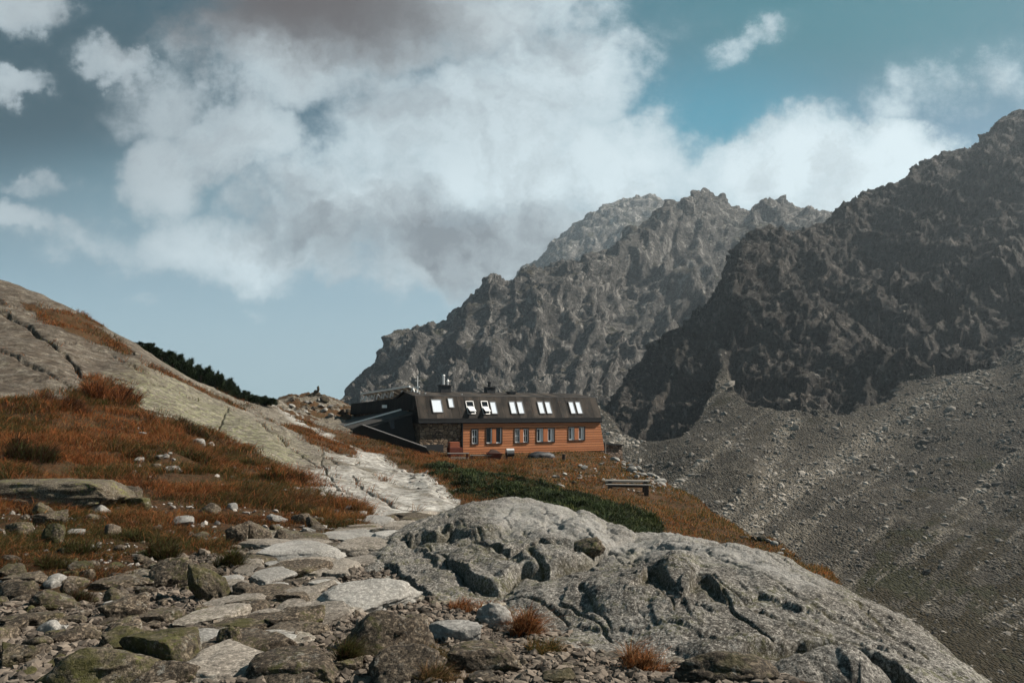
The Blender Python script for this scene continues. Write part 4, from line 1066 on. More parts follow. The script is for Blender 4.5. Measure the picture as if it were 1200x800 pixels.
# ------------------------------------------------------------------ solar array on the rear roof
sa = empty('solar_panel_array', tuple(P(450, 470, 86)), math.atan2(UY, UX))
tag(sa, 'tilted row of solar panels on white zigzag struts above the rear roof of the hut', 'solar panels')
org = P(450, 470, 86)
def toS(p):
    d = Vector(p) - org
    return Vector((d.x * UX + d.y * UY, -d.x * UY + d.y * UX, d.z))
A0, A1 = toS(P(423.5, 461.8, 92)), toS(P(480.5, 453.2, 77))        # upper edge
tilt = Vector((2.6, .6, -1.05)); th = Vector((.02, 0, .10))
npan = 8
for k in range(npan):
    a = A0.lerp(A1, k / npan + .004); b = A0.lerp(A1, (k + 1) / npan - .004)
    pn = MB().hexa([a, b, b + tilt, a + tilt, a + th, b + th, b + tilt + th, a + tilt + th]).build('panel', M['panel'], sa)
    i = lambda p, s_: p + th * 1.03
    MB().hexa([a + tilt*.06 + th*1.02, b + tilt*.06 + th*1.02, b + tilt*.95 + th*1.02, a + tilt*.95 + th*1.02, a + tilt*.06 + th*1.2, b + tilt*.06 + th*1.2, b + tilt*.95 + th*1.2, a + tilt*.95 + th*1.2]).build('cells', M['pv'], pn)
MB().bar(A0 + Vector((-.05,-.05,.05)), A1 + Vector((-.05,-.05,.05)), .16, .2).build('edge_rail', M['white'], sa)
def strut(px0, px1, D, top, bot):
    m_ = MB(); a, b = toS(P(px0, bot, D)), toS(P(px0 + 1.6, top, D)); c, d_ = toS(P(px1 - 1, bot - 1, D)), toS(P(px1, top - .5, D))
    return m_.bar(a, b, .14).bar(b, c, .13).bar(c, d_, .14)
for px0, px1, D in ((422.5,428,91.5),(427.5,433,90),(434,439,88.3),(441,448,86.6),(449,455,84.6),(457,461,83),(469.5,477.5,79.5)):
    f = (px0 - 422) / 58
    strut(px0, px1, D, 464.5 - 9 * f, 470.5 - 7.5 * f).build('strut', M['white'], sa)
ft = MB()
for a, b in (((480,463),(484,454.2)),((484,454.2),(487,462.5)),((487,462.5),(490.5,453.6)),((481,454.5),(491.5,453.2)),((480,463),(499,461.6)),((483,459.5),(489,458.6))):
    ft.bar(toS(P(a[0], a[1], 77)), toS(P(b[0], b[1], 76.5)), .10)
ft.build('end_frame', M['white'], sa)

# ------------------------------------------------------------------ stone shed beside the right gable
def placed(name, px, py, D, rz=0.0):
    p = P(px, py, D); p.z = stand(p.x, p.y)
    return empty(name, tuple(p), rz)
sh = placed('stone_shed', 719, 535, 85, math.atan2(UY, UX))
tag(sh, 'low rubble stone shed with thin dark roof beside the right gable of the hut', 'shed')
MB().hexa([(-1.9,0,-1.6),(1.55,0,-1.6),(1.55,3,-1.6),(-1.9,3,-1.6),(-1.9,0,2.15),(1.25,0,1.85),(1.25,3,1.85),(-1.9,3,2.15)]).build('wall', M['stone_pale'], sh)
MB().hexa([(-2.0,-.25,2.16),(1.4,-.25,1.84),(1.4,3.2,1.84),(-2.0,3.2,2.16),(-2.0,-.25,2.34),(1.4,-.25,2.02),(1.4,3.2,2.02),(-2.0,3.2,2.34)]).build('roof', M['fascia'], sh)
po = placed('marker_post', 709, 537, 81)
tag(po, 'thin pale wooden post standing between the hut corner and the stone shed', 'post')
MB().tube((0,0,-.3),(0.04,0,1.75),.10,.08).build('shaft', M['greywood'], po)
MB().tube((0.04,0,1.75),(0.042,0,1.85),.11,.09).build('cap', M['greywood'], po)

# ------------------------------------------------------------------ tables, benches and gear before the hut
def trestle(name, px, py, D, rz, L, Wd, H, tops, legs, label, cat, bench=0, planks=4):
    t_ = placed(name, px, py, D, rz); tag(t_, label, cat)
    tm = MB(); pw = Wd / planks
    for k in range(planks):
        tm.box(-L/2, L/2, -Wd/2 + k*pw + .01, -Wd/2 + (k+1)*pw - .01, H - .06, H)
    tm.build('table_top', tops, t_)
    for x in (-L*.42, 0, L*.42) if L > 2.8 else (-L*.4, L*.4):
        lm = MB().box(x-.10, x+.10, -Wd*.42, -Wd*.42+.1, -.25, H-.07).box(x-.10, x+.10, Wd*.42-.1, Wd*.42, -.25, H-.07).box(x-.06, x+.06, -Wd*.42+.11, Wd*.42-.11, H*.45, H*.45+.1)
        lm.build('trestle', legs, t_)
    MB().box(-L*.40, L*.40, -.05, .05, H*.32, H*.32+.12).build('stretcher', legs, t_)
    for sd_ in ((-1, 1) if bench else ()):
        y = sd_ * (Wd/2 + .42)
        bo = MB().box(-L/2, L/2, y-.19, y-.01, .42, .47).box(-L/2, L/2, y+.01, y+.19, .42, .47).build('bench_seat', tops, t_)
        for x in (-L*.40, L*.40) if L < 2.8 else (-L*.42, 0.05, L*.42):
            MB().box(x-.12, x+.12, y-.16, y+.16, -.25, .415).build('bench_leg', legs, bo)
    return t_
trestle('picnic_table', 735.5, 573.5, 42.0, R(-7), 2.7, .75, .64, M['greywood'], M['brownwood'], 'long weathered picnic table with two benches alone on the grass shoulder', 'picnic table', 1)
trestle('picnic_table', 537, 538.5, 64.5, R(4), 2.05, .8, .92, M['greywood'], M['redwood'], 'dark red table with pale weathered top by the stone corner of the hut', 'table', 1)
trestle('wooden_bench', 563, 534.5, 67.5, R(8), 2.1, .6, .52, M['greywood'], M['brownwood'], 'low bench with a pale plank seat under the double window with open casements', 'bench')
cr_ = placed('board_crate', 533, 530, 70.0, R(25)); tag(cr_, 'orange red board crate with a smaller box on top beside the stone wall', 'crate')
cm = MB()
for k in range(4): cm.box(-.72, .72, -.45, .45, .02 + k*.22, .22 + k*.22)
cm.build('body', M['redwood'], cr_)
cm = MB()
for k in range(3): cm.box(-.62, .40, -.36, .36, .91 + k*.19, 1.08 + k*.19)
cm.build('upper_box', M['orange_box'], cr_)
gr = placed('barrel_grill', 597.5, 533, 68.5, R(20)); tag(gr, 'black barrel grill with grey lid on legs before the boarded wall', 'grill')
MB().tube((-.40,0,.72),(.40,0,.72),.30,n=14).build('barrel', M['black'], gr)
MB().tube((-.41,0,1.04),(.41,0,1.04),.22,n=14).build('lid', M['metal'], gr)
for x in (-.33, .33):
    MB().bar((x,-.22,-.2),(x,-.1,.5),.06).bar((x,.22,-.2),(x,.1,.5),.06).build('leg', M['black'], gr)
wh = placed('garden_cart', 580, 534, 68, R(10)); tag(wh, 'dark loaded handcart standing between the pale bench and the grill', 'cart')
MB().hexa([(-.6,-.35,.35),(.5,-.35,.35),(.5,.35,.35),(-.6,.35,.35),(-.85,-.5,.85),(.7,-.5,.8),(.7,.5,.8),(-.85,.5,.85)]).build('tray', M['redwood'], wh)
MB().tube((.3,-.06,.2),(.3,.06,.2),.32,n=16).build('wheel', M['black'], wh)
for y in (-.3, .3):
    MB().bar((.3,y,.2),(-1.3,y,.62),.06).bar((-.45,y,.4),(-.5,y,-.1),.06).build('handle', M['greywood'], wh)
MB().hexa([(-.7,-.4,.82),(.55,-.4,.8),(.55,.4,.8),(-.7,.4,.82),(-.4,-.2,1.18),(.25,-.25,1.05),(.2,.25,1.1),(-.35,.2,1.2)]).build('load', M['darkframe'], wh)
pl = placed('plank', 621, 537.5, 67, R(6)); tag(pl, 'pale plank lying on stones in the grass below the boarded wall', 'plank')
MB().box(-1.35,1.35,-.12,.12,.02,.09).build('board', M['greywood'], pl)
MB().box(-1.05,-.85,-.14,.14,-.2,.018).box(.8,1.0,-.14,.14,-.2,.018).build('batten', M['greywood'], pl)
# covered heap
def heap(px, py, D, L, Wd, H, mat, seed):
    n, m_ = 28, 16; vs = []; 
    pz = P(px, py, D); z0 = stand(pz.x, pz.y)
    for j in range(m_ + 1):
        for i in range(n):
            a = 2*math.pi*i/n; r_ = math.cos(j/m_*math.pi/2)**.55 if j < m_ else 0
            vs.append((math.cos(a)*r_*L/2, math.sin(a)*r_*Wd/2, math.sin(j/m_*math.pi/2)*H - .15))
    vs = np.array(vs); vs += (fbm(vs + seed, .8, 4)[:, None] * .28 + fbm(vs + seed, .22, 3)[:, None] * .07) * np.array([1, 1, .8])
    fs = np.array([(j*n+i, j*n+(i+1) % n, (j+1)*n+(i+1) % n, (j+1)*n+i) for j in range(m_) for i in range(n)])
    return vs, fs, (pz.x, pz.y, z0)
vs, fs, loc = heap(634, 537, 70, 3.0, 1.3, .7, M['tarp'], 5)
o = link('covered_woodpile', np_mesh('covered_woodpile', vs, [fs]), M['tarp']); o.location = loc; o.rotation_euler = (0,0,R(12))
tag(o, 'low heap under a black tarpaulin against the boarded wall', 'woodpile')
st_ = placed('tree_stump', 660.5, 544, 61.5); tag(st_, 'dark weathered stump standing in the grass before the right windows', 'stump')
MB().tube((0,0,-.3),(.03,.02,.85),.2,.16,9).build('trunk', M['brownwood'], st_)
MB().tube((-.08,-.1,-.2),(-.3,-.25,.12),.1,.05,7).tube((.1,-.05,-.2),(.34,-.1,.1),.1,.05,7).build('root', M['brownwood'], st_)
# cairn on the knoll
cn = placed('cairn', 371, 462.5, 103); tag(cn, 'small stone cairn with an upright needle stone on the rocky knoll skyline', 'cairn')
# ------------------------------------------------------------------ rock shapes (shared meshes)
def ico(sub):
    bm = bmesh.new(); bmesh.ops.create_icosphere(bm, subdivisions=sub, radius=1.0)
    v = np.array([p.co[:] for p in bm.verts]); f = np.array([[q.index for q in p.verts] for p in bm.faces]); bm.free()
    return v, f
_IC = {k: ico(k) for k in (1, 2, 3, 4, 5)}
def rock_mesh(name, seed, cuts, ang, sub=5, flat=0.0, rough=1.0):
    """a ball worn by plane cuts and weathering; extents normalised to +-1"""
    g = np.random.default_rng(seed); v, f = _IC[sub]; v = v.copy()
    v *= 1 + .28 * fbm(v + seed * 3.1, 1.3, 3)[:, None]
    for k in range(cuts):
        n = g.normal(size=3); n[2] *= .7; n /= np.linalg.norm(n)
        dd = g.uniform(.42, .78); s = v @ n - dd
        v -= n * (np.clip(s, 0, None) * ang)[:, None]
    if flat:
        s = v[:, 2] - .35; v[:, 2] -= np.clip(s, 0, None) * flat
    v[:, 2] = np.where(v[:, 2] < -.5, -.5 + (v[:, 2] + .5) * .4, v[:, 2])
    lo, hi = v.min(0), v.max(0); v = (v - (lo + hi) / 2) / ((hi - lo) / 2)
    r = v / (np.linalg.norm(v, axis=1, keepdims=True) + 1e-9)
    v += r * (fbm(v + seed, .9, 3)[:, None] * .10 + fbm(v + seed * 2, .32, 4)[:, None] * .085 * rough + fbm(v + seed * 5, .5, 4, mode='ridged')[:, None] * .05 * rough + (fbm(v + seed, .1, 3, .6)[:, None] * .034 if sub > 3 else 0))
    if sub > 3: v += r * (facet(v + fbm(v, .3, 2)[:, None] * .1 + seed, .62)[:, None] * .05 + facet(v * 1.0 + seed, .2)[:, None] * .018)
    return np_mesh(name, v, [f], True)
SH = {'r': [rock_mesh('boulder', 100 + k, 5, .75) for k in range(5)],
      'a': [rock_mesh('boulder', 200 + k, 11, .93) for k in range(6)],
      'f': [rock_mesh('boulder', 300 + k, 9, .85, flat=.85) for k in range(5)]}
SM = [rock_mesh('loose_stone', 400 + k, 9, .9, sub=3, flat=.3 * (k % 2)) for k in range(10)]
RM = {'g': mat_granite_rock('granite_boulder', (0.068, 0.054, 0.04), (0.122, 0.102, 0.08), .55, .3),
      'm': mat_granite_rock('mossy_boulder', (0.06, 0.049, 0.035), (0.105, 0.089, 0.067), .45, .5, .8),
      'p': mat_granite_rock('pale_worn_boulder', (0.23, 0.228, 0.22), (0.33, 0.33, 0.325), .25, .05, 0, .9, .025, .4),
      't': mat_granite_rock('path_slab', (0.17, 0.152, 0.132), (0.27, 0.25, 0.225), .4, .1, 0, .9, .03, .6),
      'l': mat_granite_rock('lichen_boulder', (0.085, 0.07, 0.052), (0.15, 0.13, 0.1), .6, 1.0, .25),
      'd': mat_granite_rock('dark_boulder', (0.05, 0.04, 0.03), (0.088, 0.073, 0.056), .4, .3, .4)}
RMESH = {}
def rmesh(kind, k, mat):
    key = (kind, k % len(SH[kind]), mat)
    if key not in RMESH:
        me = SH[kind][k % len(SH[kind])].copy(); me.materials.clear(); me.materials.append(RM[mat]); RMESH[key] = me
    return RMESH[key]
# (x, foot y, width, height in the photograph; shape; stone; turn; lean; label)
ROCKS = [
 (40,595,190,44,'f','l',5,0,'long low slab topped with yellow-green lichen in the red grass'),
 (141,589,40,20,'r','g',20,0,'rounded pale grey boulder at the end of the long lichen slab'),
 (159,598,30,16,'f','m',40,0,'flat boulder with a green mossy cap beside the rounded pale one'),
 (47,606,24,18,'a','d',10,6,'small dark boulder behind its larger brown twin in rough grass'),
 (51,616,36,20,'a','g',60,0,'brown boulder leaning on a smaller dark one in rough grass'),
 (14,629,30,20,'r','g',100,0,'lumpy boulder at the left picture edge below the lichen slab'),
 (57,638,26,26,'r','m',0,10,'egg-shaped upright boulder with a mossy cheek among grass tufts'),
 (109,612,24,10,'a','g',30,0,'flat pointed stone in rubble below the red grass'),
 (136,690,76,22,'f','g',14,0,'long tilted slab pointing up to the big brown boulder'),
 (194,688,58,40,'r','g',70,0,'big rounded brown boulder left of the upright green slab'),
 (98,681,18,15,'r','g',0,0,'small round stone above the left end of the long tilted slab'),
 (13,704,44,26,'r','d',10,0,'brown loaf-shaped boulder cut by the left picture edge'),
 (20,683,50,16,'f','g',12,0,'long narrow slab above the brown loaf-shaped boulder'),
 (55,718,52,26,'a','d',-10,8,'dark wedge boulder with a sharp grey top edge'),
 (24,735,60,24,'f','d',-4,0,'overhanging dark slab with a pale rim at the left edge'),
 (78,698,20,18,'a','g',45,0,'small pale angular stone above the dark wedge boulder'),
 (137,730,50,36,'a','g',30,0,'pyramid boulder with one bright slanting face'),
 (135,712,36,26,'a','d',80,0,'dark boulder tucked behind the pyramid boulder'),
 (169,696,26,12,'f','g',0,0,'thin flat stone between the pyramid boulder and the green slab'),
 (178,732,50,22,'f','g',25,0,'flat brown rock in gravel right of the pyramid boulder'),
 (82,731,30,14,'f','d',0,0,'low brown stone in gravel under the dark wedge boulder'),
 (93,752,34,20,'a','d',20,0,'blocky stone with shadowed front in the gravel hollow'),
 (180,789,104,66,'f','m',-18,0,'large boulder with mossy slanting top and deep dark overhang'),
 (97,815,150,66,'r','m',10,0,'broad moss-covered boulder at the bottom left'),
 (182,822,96,36,'r','g',0,0,'brown boulder cut by the bottom edge below the mossy overhang'),
 (240,706,40,56,'a','m',58,-24,'upright leaning slab with a bright green edge beside the path'),
 (275,641,24,30,'a','g',20,0,'grey boulder at the left of the pair at the meadow edge'),
 (299,638,30,30,'a','g',80,-8,'larger cracked grey boulder of the pair at the meadow edge'),
 (327,633,16,14,'r','g',0,0,'small round boulder right of the cracked grey pair'),
 (322,614,24,12,'a','p',10,0,'pale boulder in grass above the start of the flat path slabs'),
 (350,613,24,14,'r','g',0,0,'grey boulder with a dark underside in the grass above the path'),
 (366,621,18,17,'a','g',30,0,'pinkish boulder beside the dark-bottomed grey one'),
 (358,630,14,14,'a','p',0,35,'thin pale stone leaning at the meadow edge'),
 (346,660,104,30,'f','p',8,0,'broad flat path slab with a patch of green lichen'),
 (338,679,80,24,'f','g',4,0,'long pinkish path slab with dark undercut front'),
 (290,704,44,26,'a','g',70,0,'brown block between the leaning green slab and the path'),
 (334,690,46,13,'f','g',0,0,'narrow grey slab below the long pinkish path slab'),
 (340,708,42,18,'f','g',0,0,'smooth half-round brown paving slab in gravel'),
 (380,690,42,14,'f','p',0,0,'pale flat slab at the right edge of the path'),
 (428,716,122,42,'r','p',12,0,'big smooth blue-white boulder in the middle of the path'),
 (280,721,54,22,'r','g',0,0,'rounded speckled boulder below the leaning green slab'),
 (272,740,70,24,'f','m',10,0,'low greenish slab below the rounded speckled boulder'),
 (341,740,64,30,'a','g',-8,0,'cracked grey slab in the path below the half-round paving slab'),
 (316,756,74,22,'f','p',6,0,'blue-white slab edge over the stepped boulder'),
 (360,748,48,18,'r','g',0,0,'small domed slab right of the blue-white slab edge'),
 (336,803,116,58,'f','g',3,0,'massive stepped boulder with shelf-like ledges near the bottom edge'),
 (265,770,32,36,'r','g',50,0,'knobbly boulder left of the massive stepped boulder'),
 (250,772,28,18,'r','d',0,0,'dark low boulder in front of the knobbly one'),
 (444,772,116,72,'r','g',15,0,'large domed boulder right of the massive stepped boulder'),
 (336,824,80,30,'r','g',0,0,'rock cut by the bottom edge below the stepped boulder'),
 (479,742,46,28,'r','g',0,0,'rounded block between the domed boulder and the bone-shaped ridge'),
 (530,752,72,34,'f','p',-10,0,'bone-shaped pale ridge rock left half with mossy foot'),
 (578,736,44,32,'r','p',30,0,'pale knob at the right end of the bone-shaped ridge'),
 (566,790,92,52,'f','g',-6,0,'squat slab-topped boulder with grass at its left side'),
 (474,818,92,56,'r','g',5,0,'brown domed boulder at the bottom edge under dry grass'),
 (568,822,44,22,'f','d',0,0,'stone cut by the bottom edge below the squat boulder'),
 (692,652,36,20,'r','g',20,-10,'loose grey boulder wedged in the cleft of the granite hump'),
 (860,812,122,46,'r','d',10,0,'dark rounded boulder under the front of the granite hump'),
 (655,812,40,20,'a','d',0,0,'angular stone at the edge of the gravel by the granite hump'),
]
rc = np.random.default_rng(3)
for k, (cx, by, wpx, hpx, kind, mat, yaw, lean, label) in enumerate(ROCKS):
    D = NG.hit(cx, min(by, 797)) if by < 800 else NG.hit(cx, 797) * 797. / by * .985
    on_outcrop = 'wedged' in label
    if on_outcrop: D = hit(cx, by)
    m_px = D / F; wd = wpx * m_px; tan = max((by - HY) / F, .08)
    hh = hpx * m_px
    if kind == 'f': dep = min(wd * .75, hh / tan * .75); ht = max(hh - tan * dep * .8, .3 * hh)
    else: dep = min(wd * .8, hh / tan * .6); ht = max(hh - tan * dep * .55, .5 * hh)
    dep = max(dep, wd * .35)
    o = link('boulder', rmesh(kind, k * 3 + 1, mat)); tag(o, label, 'boulder', 'boulders along the stony path')
    y = D + dep * .42; x = (cx - CX) / F * D
    z = stand(x, y) if not on_outcrop else float(OG.z(x, y)[0])
    zf = stand(x, D); z = .65 * min(z, zf) + .35 * max(z, zf)
    bury = .35
    ca, sa_ = abs(math.cos(R(yaw))), abs(math.sin(R(yaw)))
    o.scale = (wd / 2 * 1.02, dep / 2 * 1.05, ht / 2 * (1 + bury))
    o.rotation_euler = (R(rc.uniform(-4, 4)), R(lean), R(rc.uniform(-12, 12) + (yaw if abs(yaw) < 20 else 0)))
    o.location = (x, y, z + ht / 2 * (1 - bury))
SURF_ROCKS = [(c[0], c[1], c[2], c[3]) for c in ROCKS]

# smaller loose stones, each its own object
def small(n, pick, smin, smax, mats, label, cat, group, name='loose_stone', sink=.25, shapes=None):
    cnt = 0; tries = 0
    while cnt < n and tries < n * 40:
        tries += 1
        pxy = pick()
        if pxy is None: continue
        D = hit(*pxy)
        if D > 120: continue
        x = (pxy[0] - CX) / F * D; z = stand(x, D)
        s = smin + (smax - smin) * rc.random() ** 2.2
        s *= np.clip(D / 14, .55, 5)
        pool = shapes or SM
        me_k = rc.integers(len(pool)); mt = mats[rc.integers(len(mats))]
        key = ('b' if shapes else 's', int(me_k), mt)
        if key not in RMESH:
            me = pool[me_k].copy(); me.materials.clear(); me.materials.append(RM[mt]); RMESH[key] = me
        o = link(name, RMESH[key]); tag(o, label, cat, group)
        o.scale = (s * rc.uniform(.8, 1.3), s * rc.uniform(.7, 1.1), s * rc.uniform(.4, .75))
        o.rotation_euler = (rc.uniform(-.3, .3), rc.uniform(-.3, .3), rc.uniform(0, 6.28))
        o.location = (x, D, z + o.scale[2] * (1 - 2 * sink)); cnt += 1
def in_poly(pts):
    pts = np.array(pts, float); lo, hi = pts.min(0), pts.max(0)
    def f():
        q = rc.uniform(lo, hi)
        return tuple(q) if poly_sd(np.array([q[0]]), np.array([q[1]]), pts)[0] < 0 else None
    return f
small(58, in_poly([(0,640),(60,640),(200,650),(260,660),(250,740),(200,760),(100,790),(0,800)]), .12, .3, ['g','d','g','m'], 'brown granite boulder among the jumbled rocks left of the path', 'boulder', 'jumbled boulders left of the path', 'boulder', .3, SH['a'] + SH['r'][:2] + SH['f'][:2])
small(24, in_poly([(250,690),(420,690),(600,740),(740,800),(250,800)]), .09, .22, ['g','d','g'], 'brown granite boulder wedged among the larger rocks of the lower path', 'boulder', 'boulders of the lower path', 'boulder', .3, SH['a'] + SH['r'][:2])
small(90, in_poly([(0,600),(90,590),(250,590),(340,605),(430,620),(400,650),(300,660),(220,690),(160,760),(0,790)]), .05, .26, ['g','g','p','d'], 'small grey stone scattered among grass and gravel left of the path', 'stone', 'loose stones left of the path')
small(40, in_poly([(260,660),(460,600),(470,640),(400,700),(260,780)]), .04, .18, ['g','p','g'], 'small grey stone lying in the gravel of the stony path', 'stone', 'loose stones on the path')
small(26, in_poly([(165,502),(240,512),(330,560),(380,575),(400,590),(330,590),(150,560)]), .05, .16, ['p','g'], 'small pale stone half hidden in the red meadow grass', 'stone', 'stones in the red meadow grass')
small(46, in_poly([(600,575),(640,553),(730,537),(765,548),(790,570),(770,575),(700,566),(640,575)]), .03, .085, ['p','p','g'], 'pale stone in the grass between the hut and the picnic table', 'stone', 'pale stones on the hut shoulder')
small(28, in_poly([(708,535),(745,546),(785,564),(775,570),(745,556)]), .04, .12, ['p','p'], 'bright white stone in the rubble strip beyond the picnic table', 'stone', 'white rubble beyond the picnic table')
small(22, in_poly([(318,470),(345,464),(395,470),(408,486),(360,492),(330,486)]), .05, .15, ['g','p'], 'pale rock on the knoll below the cairn', 'stone', 'rocks on the knoll')
small(16, in_poly([(840,606),(870,615),(950,655),(940,660),(870,630)]), .05, .1, ['p','g'], 'pale stone on the grassy edge above the valley', 'stone', 'stones on the grassy edge')
# flat slabs trodden into the path
path_poly = np.array([(236,735),(262,690),(288,650),(300,636),(352,632),(400,626),(440,610),(500,600),(520,604),(470,628),(440,655),(420,668),(372,680),(400,700),(390,730),(330,760),(250,790),(220,780)], float)
done = []
tries = 0
while len(done) < 70 and tries < 4000:
    tries += 1
    q = rc.uniform(path_poly.min(0), path_poly.max(0))
    if poly_sd(q[:1], q[1:], path_poly)[0] > 0: continue
    D = NG.hit(*q); x = (q[0] - CX) / F * D; r_ = rc.uniform(.24, .52) * np.clip(D / 9, .8, 1.6)
    if any(math.hypot(x - a_[0], D - a_[1]) < .62 * (r_ + a_[2]) for a_ in done): continue
    done.append((x, D, r_))
    mt = ('t', 't', 'p', 't', 'g')[rc.integers(5)]
    o = link('flagstone', rmesh('f', int(rc.integers(5)), mt)); tag(o, 'flat worn granite slab trodden into the stony path', 'flagstone', 'flat slabs of the stony path')
    hz = r_ * rc.uniform(.18, .3)
    o.scale = (r_, r_ * rc.uniform(.6, .9), hz); o.rotation_euler = (rc.uniform(-.06, .06), rc.uniform(-.06, .06), rc.uniform(0, 6.28))
    o.location = (x, D, stand(x, D) + hz * .05)
# cairn stones
for k, (dx, dz, sx, sz) in enumerate(((-.9,.25,.75,.5),(.7,.2,.8,.45),(0,.55,.8,.5),(-.25,1.1,.55,.4))):
    me = SM[k].copy(); me.materials.clear(); me.materials.append(RM['g']); o = link('base_stone', me, None, cn)
    o.location = (dx * .8, .1 * k, dz * .75); o.scale = (sx * .75, .5, sz * .75)
me = SM[5].copy(); me.materials.clear(); me.materials.append(RM['d']); o = link('needle_stone', me, None, cn); o.location = (.25, 0, 1.25); o.scale = (.2, .2, .5)

# ------------------------------------------------------------------ gravel and scree: stuff nobody could count
def many_stones(name, pos, size, mat, seed, tone=None):
    g = np.random.default_rng(seed); v0, f0 = _IC[1]; n = len(pos)
    if n == 0: return None
    keep = 12
    bm = bmesh.new(); bmesh.ops.create_icosphere(bm, subdivisions=1, radius=1.0)
    v0 = np.array([p.co[:] for p in bm.verts]); f0 = np.array([[q.index for q in p.verts] for p in bm.faces]); bm.free()
    nv = len(v0)
    V = v0[None] * g.uniform(.62, 1.25, (n, nv, 1))
    V *= (size[:, None] * np.stack([g.uniform(.8, 1.4, n), g.uniform(.7, 1.1, n), g.uniform(.4, .85, n)], 1))[:, None, :]
    th = g.uniform(0, 6.28, n); c, s = np.cos(th), np.sin(th)
    tl = g.normal(0, .35, n); ct, st_ = np.cos(tl), np.sin(tl)
    x = V[..., 0] * ct[:, None] + V[..., 2] * st_[:, None]; z = -V[..., 0] * st_[:, None] + V[..., 2] * ct[:, None]
    V = np.stack([x * c[:, None] - V[..., 1] * s[:, None], x * s[:, None] + V[..., 1] * c[:, None], z], -1)
    V += pos[:, None, :]
    Fc = (f0[None] + (np.arange(n) * nv)[:, None, None]).reshape(-1, 3)
    tint = np.repeat(tone if tone is not None else g.uniform(.7, 1.2, (n, 1)) * np.ones((1, 3)), nv, 0)
    return link(name, np_mesh(name, V.reshape(-1, 3), [Fc], False, {'tint': tint}), mat)
def mat_stones(name, rough=.95):
    m, t, b = new_mat(name, rough, .15)
    a = t.node('ShaderNodeAttribute', attribute_name='tint'); geo = t.node('ShaderNodeNewGeometry')
    t.inp(b.inputs['Base Color'], t.mix(1.0, a.outputs['Color'], t.mix(t.noise(geo.outputs['Position'], 9.0, 4, .7), (.55, .55, .55), (1.35, 1.35, 1.35)), 'MULTIPLY'))
    return m
stone_mat = mat_stones('stone_tones')
g = np.random.default_rng(21)
# gravel near the camera
n = 60000
L = g.uniform(math.log(4.0), math.log(15), n); a = g.uniform(-.82, .45, n); y = np.exp(L); x = a * y
gv = NG.sample(NGgrav, x, y)
ok = (g.random(n) < .7 * gv * np.clip(1.2 - y / 20, .3, 1)) ; x, y = x[ok], y[ok]
z = NG.z(x, y); sz = (.012 + .05 * g.random(len(x)) ** 3.5) * np.clip(y / 7, .8, 1.6)
tone = np.stack([g.uniform(.035, .15, len(x))] * 3, 1) * np.array([1.12, .92, .73])
tag(many_stones('path_gravel', np.stack([x, y, z + sz * .2], 1), sz, stone_mat, 5, tone), kind='stuff')
# rubble in the meadow margins and on the shoulder
n = 26000
L = g.uniform(math.log(9), math.log(70), n); a = g.uniform(-.78, .25, n); y = np.exp(L); x = a * y
pj = np.array([HY] ) - F * (NG.z(x, y) - EYE) / y; pxj = CX + F * a
den = np.zeros(n)
for pts, wgt in (([(0,590),(250,590),(430,612),(400,660),(0,720)], .35), ([(335,560),(380,560),(440,600),(470,610),(400,640),(360,600)], .8), ([(640,556),(735,536),(790,560),(800,580),(720,575)], .5), ([(160,500),(260,520),(300,560),(150,560)], .12), ([(700,535),(740,540),(800,572),(780,575)], .8), ([(318,470),(345,463),(400,468),(408,486),(360,492)], .4),
                 ([(440,535),(520,560),(545,590),(500,580)], .3)):
    den = np.maximum(den, wgt * (poly_sd(pxj, pj, pts) < 0))
ok = g.random(n) < den * sstep(fbm(np.stack([x, y, x * 0], 1), 1.6, 3), -.1, .2)
x, y = x[ok], y[ok]; z = NG.z(x, y); sz = (.02 + .07 * g.random(len(x)) ** 3) * np.clip(y / 14, .6, 2.6)
tone = np.stack([g.uniform(.09, .30, len(x))] * 3, 1) * np.array([1.05, .95, .84])
tag(many_stones('rubble', np.stack([x, y, z + sz * .2], 1), sz, stone_mat, 6, tone), kind='stuff')
# scree on the mountain side
n = 120000
L = g.uniform(math.log(135), math.log(420), n); a = g.uniform(.08, .80, n)
i, j = RGd._ij(a, L); i = i.astype(int).clip(0, RGd.shape[0] - 2); j = j.astype(int).clip(0, RGd.shape[1] - 2); idx = i * RGd.shape[1] + j
sc_m = (1 - RGcliff[idx]); stm = RGstreak[idx]; tm = RGturf[idx]
clump = sstep(fbm(RGd.pos[idx], 16, 4, .6), -.12, .2)
ok = g.random(n) < sc_m * (.05 + .95 * np.maximum(stm, clump * .45)) * (1 - tm * .75) * .75
idx = idx[ok]; pp = RGd.pos[idx] + g.normal(0, .25, (len(idx), 3)) * np.array([1, 1, .2])
sz = (.14 + .5 * g.random(len(idx)) ** 3.5 + 1.1 * g.random(len(idx)) ** 24) * np.clip(pp[:, 1] / 220, .7, 1.5)
tone = np.stack([g.uniform(.04, .19, len(idx)) + .22 * stm[ok] * g.random(len(idx))] * 3, 1) * np.array([1.05, .94, .8])
tag(many_stones('scree', pp, sz, stone_mat, 7, tone), kind='stuff')
